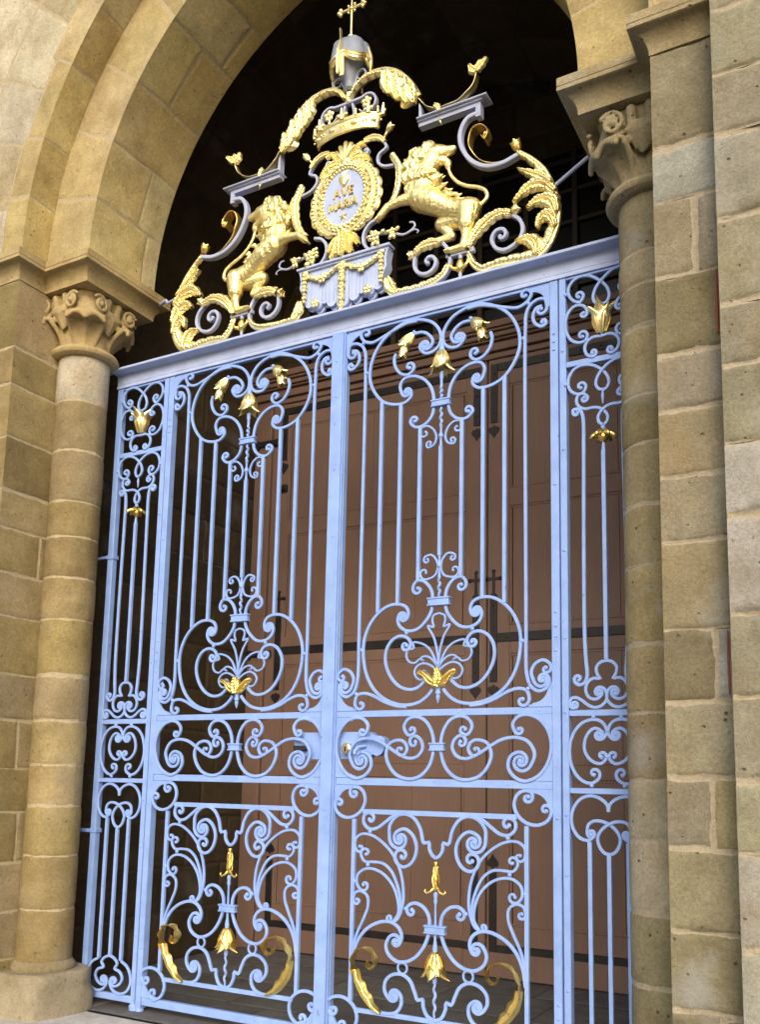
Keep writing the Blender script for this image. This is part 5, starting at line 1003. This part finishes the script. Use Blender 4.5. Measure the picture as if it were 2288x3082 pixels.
# crown and finial
def crown(mb):
    n = 40
    for z0, z1, r0, r1, d in ((5.985,6.005,.248,.252,.012),(6.005,6.068,.245,.262,.0),(6.068,6.086,.268,.272,.012)):
        rows = []
        for k in range(n+1):
            a = PI*k/n; c, s = math.cos(a), -math.sin(a)
            rows.append([V(c*r0,s*(.075+d),z0),V(c*r1,s*(.082+d),z1),V(c*(r1-.012),s*(.07+d)+.006,z1),V(c*(r0-.012),s*(.063+d)+.006,z0)])
        mb.grid(rows, False, True)
    for k in range(9):
        a = PI*(k+.5)/9; x, y = math.cos(a)*.262, -math.sin(a)*.086
        if k % 2: mb.ball((x,y,6.036), (.026,.008,.014), 10, 6)
        else: mb.ball((x-.012,y,6.036), .008, 8, 5); mb.ball((x+.012,y,6.036), .008, 8, 5)
    for k in range(9):
        a = PI*(k+.0)/8; x, y = math.cos(a)*.275, -math.sin(a)*.09; big_ = k % 2 == 0
        if big_:
            for q in (-1, 1): mb.ball((x+q*.024*abs(math.sin(a))+q*.006,y,6.112), (.018,.013,.016), 8, 6)
            mb.tube([V(x,y,6.08),V(x,y-.004,6.11),V(x*1.01,y-.006,6.135),V(x*1.02,y-.006,6.16)], lambda t: .019-.011*t, 8)
        else: mb.tube([V(x,y,6.08),V(x,y,6.10),V(x,y,6.118)], lambda t: .012-.005*t, 8); mb.ball((x,y,6.122), .010, 8, 6)
one('crown', M_GOLD, crown)
def cro(mb):
    P = [(.0,6.262),(.05,6.262),(.095,6.262)]+[(.152+.068*math.cos(a), 6.208+.068*math.sin(a)) for a in [(125-k*23)*PI/180 for k in range(13)]]
    mb.ribbon(catmull(P), .020, .04, 0, lambda t: 1-.4*t); mb.ribbon(catmull([(.02,6.10),(.045,6.17),(.03,6.25)]), .018, .034, .004)
pair('crown_scroll', M_CREST, cro)
pair('rosette', M_GOLD, lambda mb: rosette(mb, .152, 6.21, .042, -.022, 5))
one('gilt_bud', M_GOLD, lambda mb: (mb.lathe([(.006,6.25),(.024,6.26),(.030,6.285),(.018,6.32),(.022,6.34),(.012,6.37)], (0,0,0), (0,0,1), 12), flower(mb, (0,6.26), (0,6.34), .045, 4, 0, .3, False)))
CN = 5
def lobe(a): return abs(math.sin(CN/2*a+.5))
def umb(mb):
    n = 80; prof = [(.090,.04),(.128,.0),(.152,.004),(.150,.05),(.142,.10),(.132,.155),(.096,.19),(.055,.205),(.02,.21)]
    mb.grid([[V(math.cos(a)*r*(.90+.14*lobe(a)), math.sin(a)*r*.85*(.90+.14*lobe(a)), 6.535+z-max(0, 1-z/.12)*.055*(lobe(a)-.5)) for a in [2*PI*k/n for k in range(n)]] for r, z in prof], False, True)
    mb.lathe([(.118,6.56),(.085,6.52),(.062,6.46),(.044,6.42),(.036,6.38),(.047,6.365),(.028,6.35)], (0,0,0), (0,0,1), 24)
pav = one('canopy', M_SLATE, umb, over, 60)
def umbg(mb):
    n = 48
    n = 80; mb.tube([V(math.cos(a)*.142*(.90+.14*lobe(a)), math.sin(a)*.142*.85*(.90+.14*lobe(a)), 6.537-.052*(lobe(a)-.5)) for a in [2*PI*k/n for k in range(n+1)]], .016, 8)
    mb.tube([V(math.cos(a)*.155*(.90+.14*lobe(a)), math.sin(a)*.155*.85*(.90+.14*lobe(a)), 6.562-.045*(lobe(a)-.5)) for a in [2*PI*k/n for k in range(n+1)]], .009, 8)
    for a in (-100, 10, 170, 80):
        c, s = math.cos(math.radians(a)), math.sin(math.radians(a)); x, y = c*.158, s*.128
        mb.tube([V(c*.03,s*.03,6.735),V(c*.09,s*.075,6.712),V(c*.135,s*.11,6.66),V(x,y,6.59),V(x*1.02,y*1.02,6.53),V(x*.98,y,6.46),V(x*1.0,y,6.42)], lambda t: .011 if t < .8 else .009, 7)
        if a == -100: strip(mb, [(.0,6.74),(.004,6.66),(-.004,6.56),(.0,6.47),(.0,6.42)], .03, -.138)
    mb.grid([[V(-.002+q*.022*(1.2-.4*t), -.05-.09*math.sin(min(1, t*1.6)*PI/2)+.03*t, 6.735-.33*t) for q in (-1,0,1)] for t in [i/12 for i in range(13)]])
    mb.lathe([(.004,6.71),(.03,6.72),(.036,6.745),(.024,6.765),(.026,6.785),(.008,6.80)], (0,0,0), (0,0,1), 16)
one('canopy_trim', M_GOLD, umbg, pav)
pair('scroll', M_CREST, lambda mb: (mb.ribbon(catmull([(.02,6.36),(.045,6.40),(.06,6.44)]+[(.095+.035*math.cos(a), 6.455+.035*math.sin(a)) for a in [(170-k*30)*PI/180 for k in range(13)]]), .012, .022, 0, lambda t: 1-.4*t)))
def cross(mb):
    mb.tube([V(0,0,6.79),V(0,0,7.0),V(0,0,7.2)], .0095, 10); mb.tube([V(-.085,0,7.01),V(0,0,7.01),V(.085,0,7.01)], .011, 10)
    for x, z, dx, dz in ((-.088,7.01,-1,0),(.088,7.01,1,0),(0,7.2,0,1)):
        for a, b in ((1,0),(.2,1),(.2,-1)): mb.ball((x+dx*a*.018-dz*b*.018, 0, z+dz*a*.018+dx*b*.018), .0165, 9, 6)
    mb.ball((0,0,7.01), .02, 10, 7)
    for q in (-1, 1):
        for w in (-1, 1): mb.ball((q*.026,-.002,7.01+w*.026), .011, 8, 5)
one('cross', M_GOLD, cross)

# ------------------------------------------------------------------ light and camera
w = bpy.data.worlds.new('World'); scene.world = w; w.use_nodes = True; nt = w.node_tree
sky = nt.nodes.new('ShaderNodeTexSky'); sky.sky_type = 'NISHITA'; sky.sun_disc = False
SUN_EL, SUN_AZ = math.radians(28), math.radians(154)     # azimuth clockwise from +y
sky.sun_elevation = SUN_EL; sky.sun_rotation = SUN_AZ; sky.air_density = 1.2; sky.dust_density = 4.0; sky.ozone_density = 1.0
nt.links.new(sky.outputs[0], nt.nodes['Background'].inputs[0]); nt.nodes['Background'].inputs[1].default_value = .145
sd = bpy.data.lights.new('sun', 'SUN'); sd.energy = .8; sd.angle = math.radians(40); sd.color = (1.0, .96, .90)
so = bpy.data.objects.new('sun', sd); col.objects.link(so)
dirv = V(math.sin(SUN_AZ)*math.cos(SUN_EL), math.cos(SUN_AZ)*math.cos(SUN_EL), math.sin(SUN_EL))
so.rotation_euler = dirv.to_track_quat('Z', 'Y').to_euler(); so.location = dirv*20
cam = bpy.data.cameras.new('camera'); co = bpy.data.objects.new('camera', cam); col.objects.link(co); scene.camera = co
yaw, pitch, roll = math.radians(-28.8806), math.radians(8.1581), math.radians(1.1314)
f = V(math.sin(yaw)*math.cos(pitch), math.cos(yaw)*math.cos(pitch), math.sin(pitch)); r = V(math.cos(yaw), -math.sin(yaw), 0); u = r.cross(f)
r2 = r*math.cos(roll)+u*math.sin(roll); u2 = -r*math.sin(roll)+u*math.cos(roll)
mw = Matrix((r2, u2, -f)).transposed().to_4x4(); mw.translation = V(3.1278, -4.9593, 1.5838); co.matrix_world = mw
cam.sensor_fit = 'VERTICAL'; cam.sensor_height = 24; cam.lens = 2779.2/3082*24; cam.clip_end = 300; cam.clip_start = .05
cam.shift_x = (1144-1162.5)/3082; cam.shift_y = (1952.8-1541)/3082
vs = scene.view_settings; vs.view_transform = 'Standard'; vs.look = 'None'; vs.gamma = 1; vs.exposure = 0.68
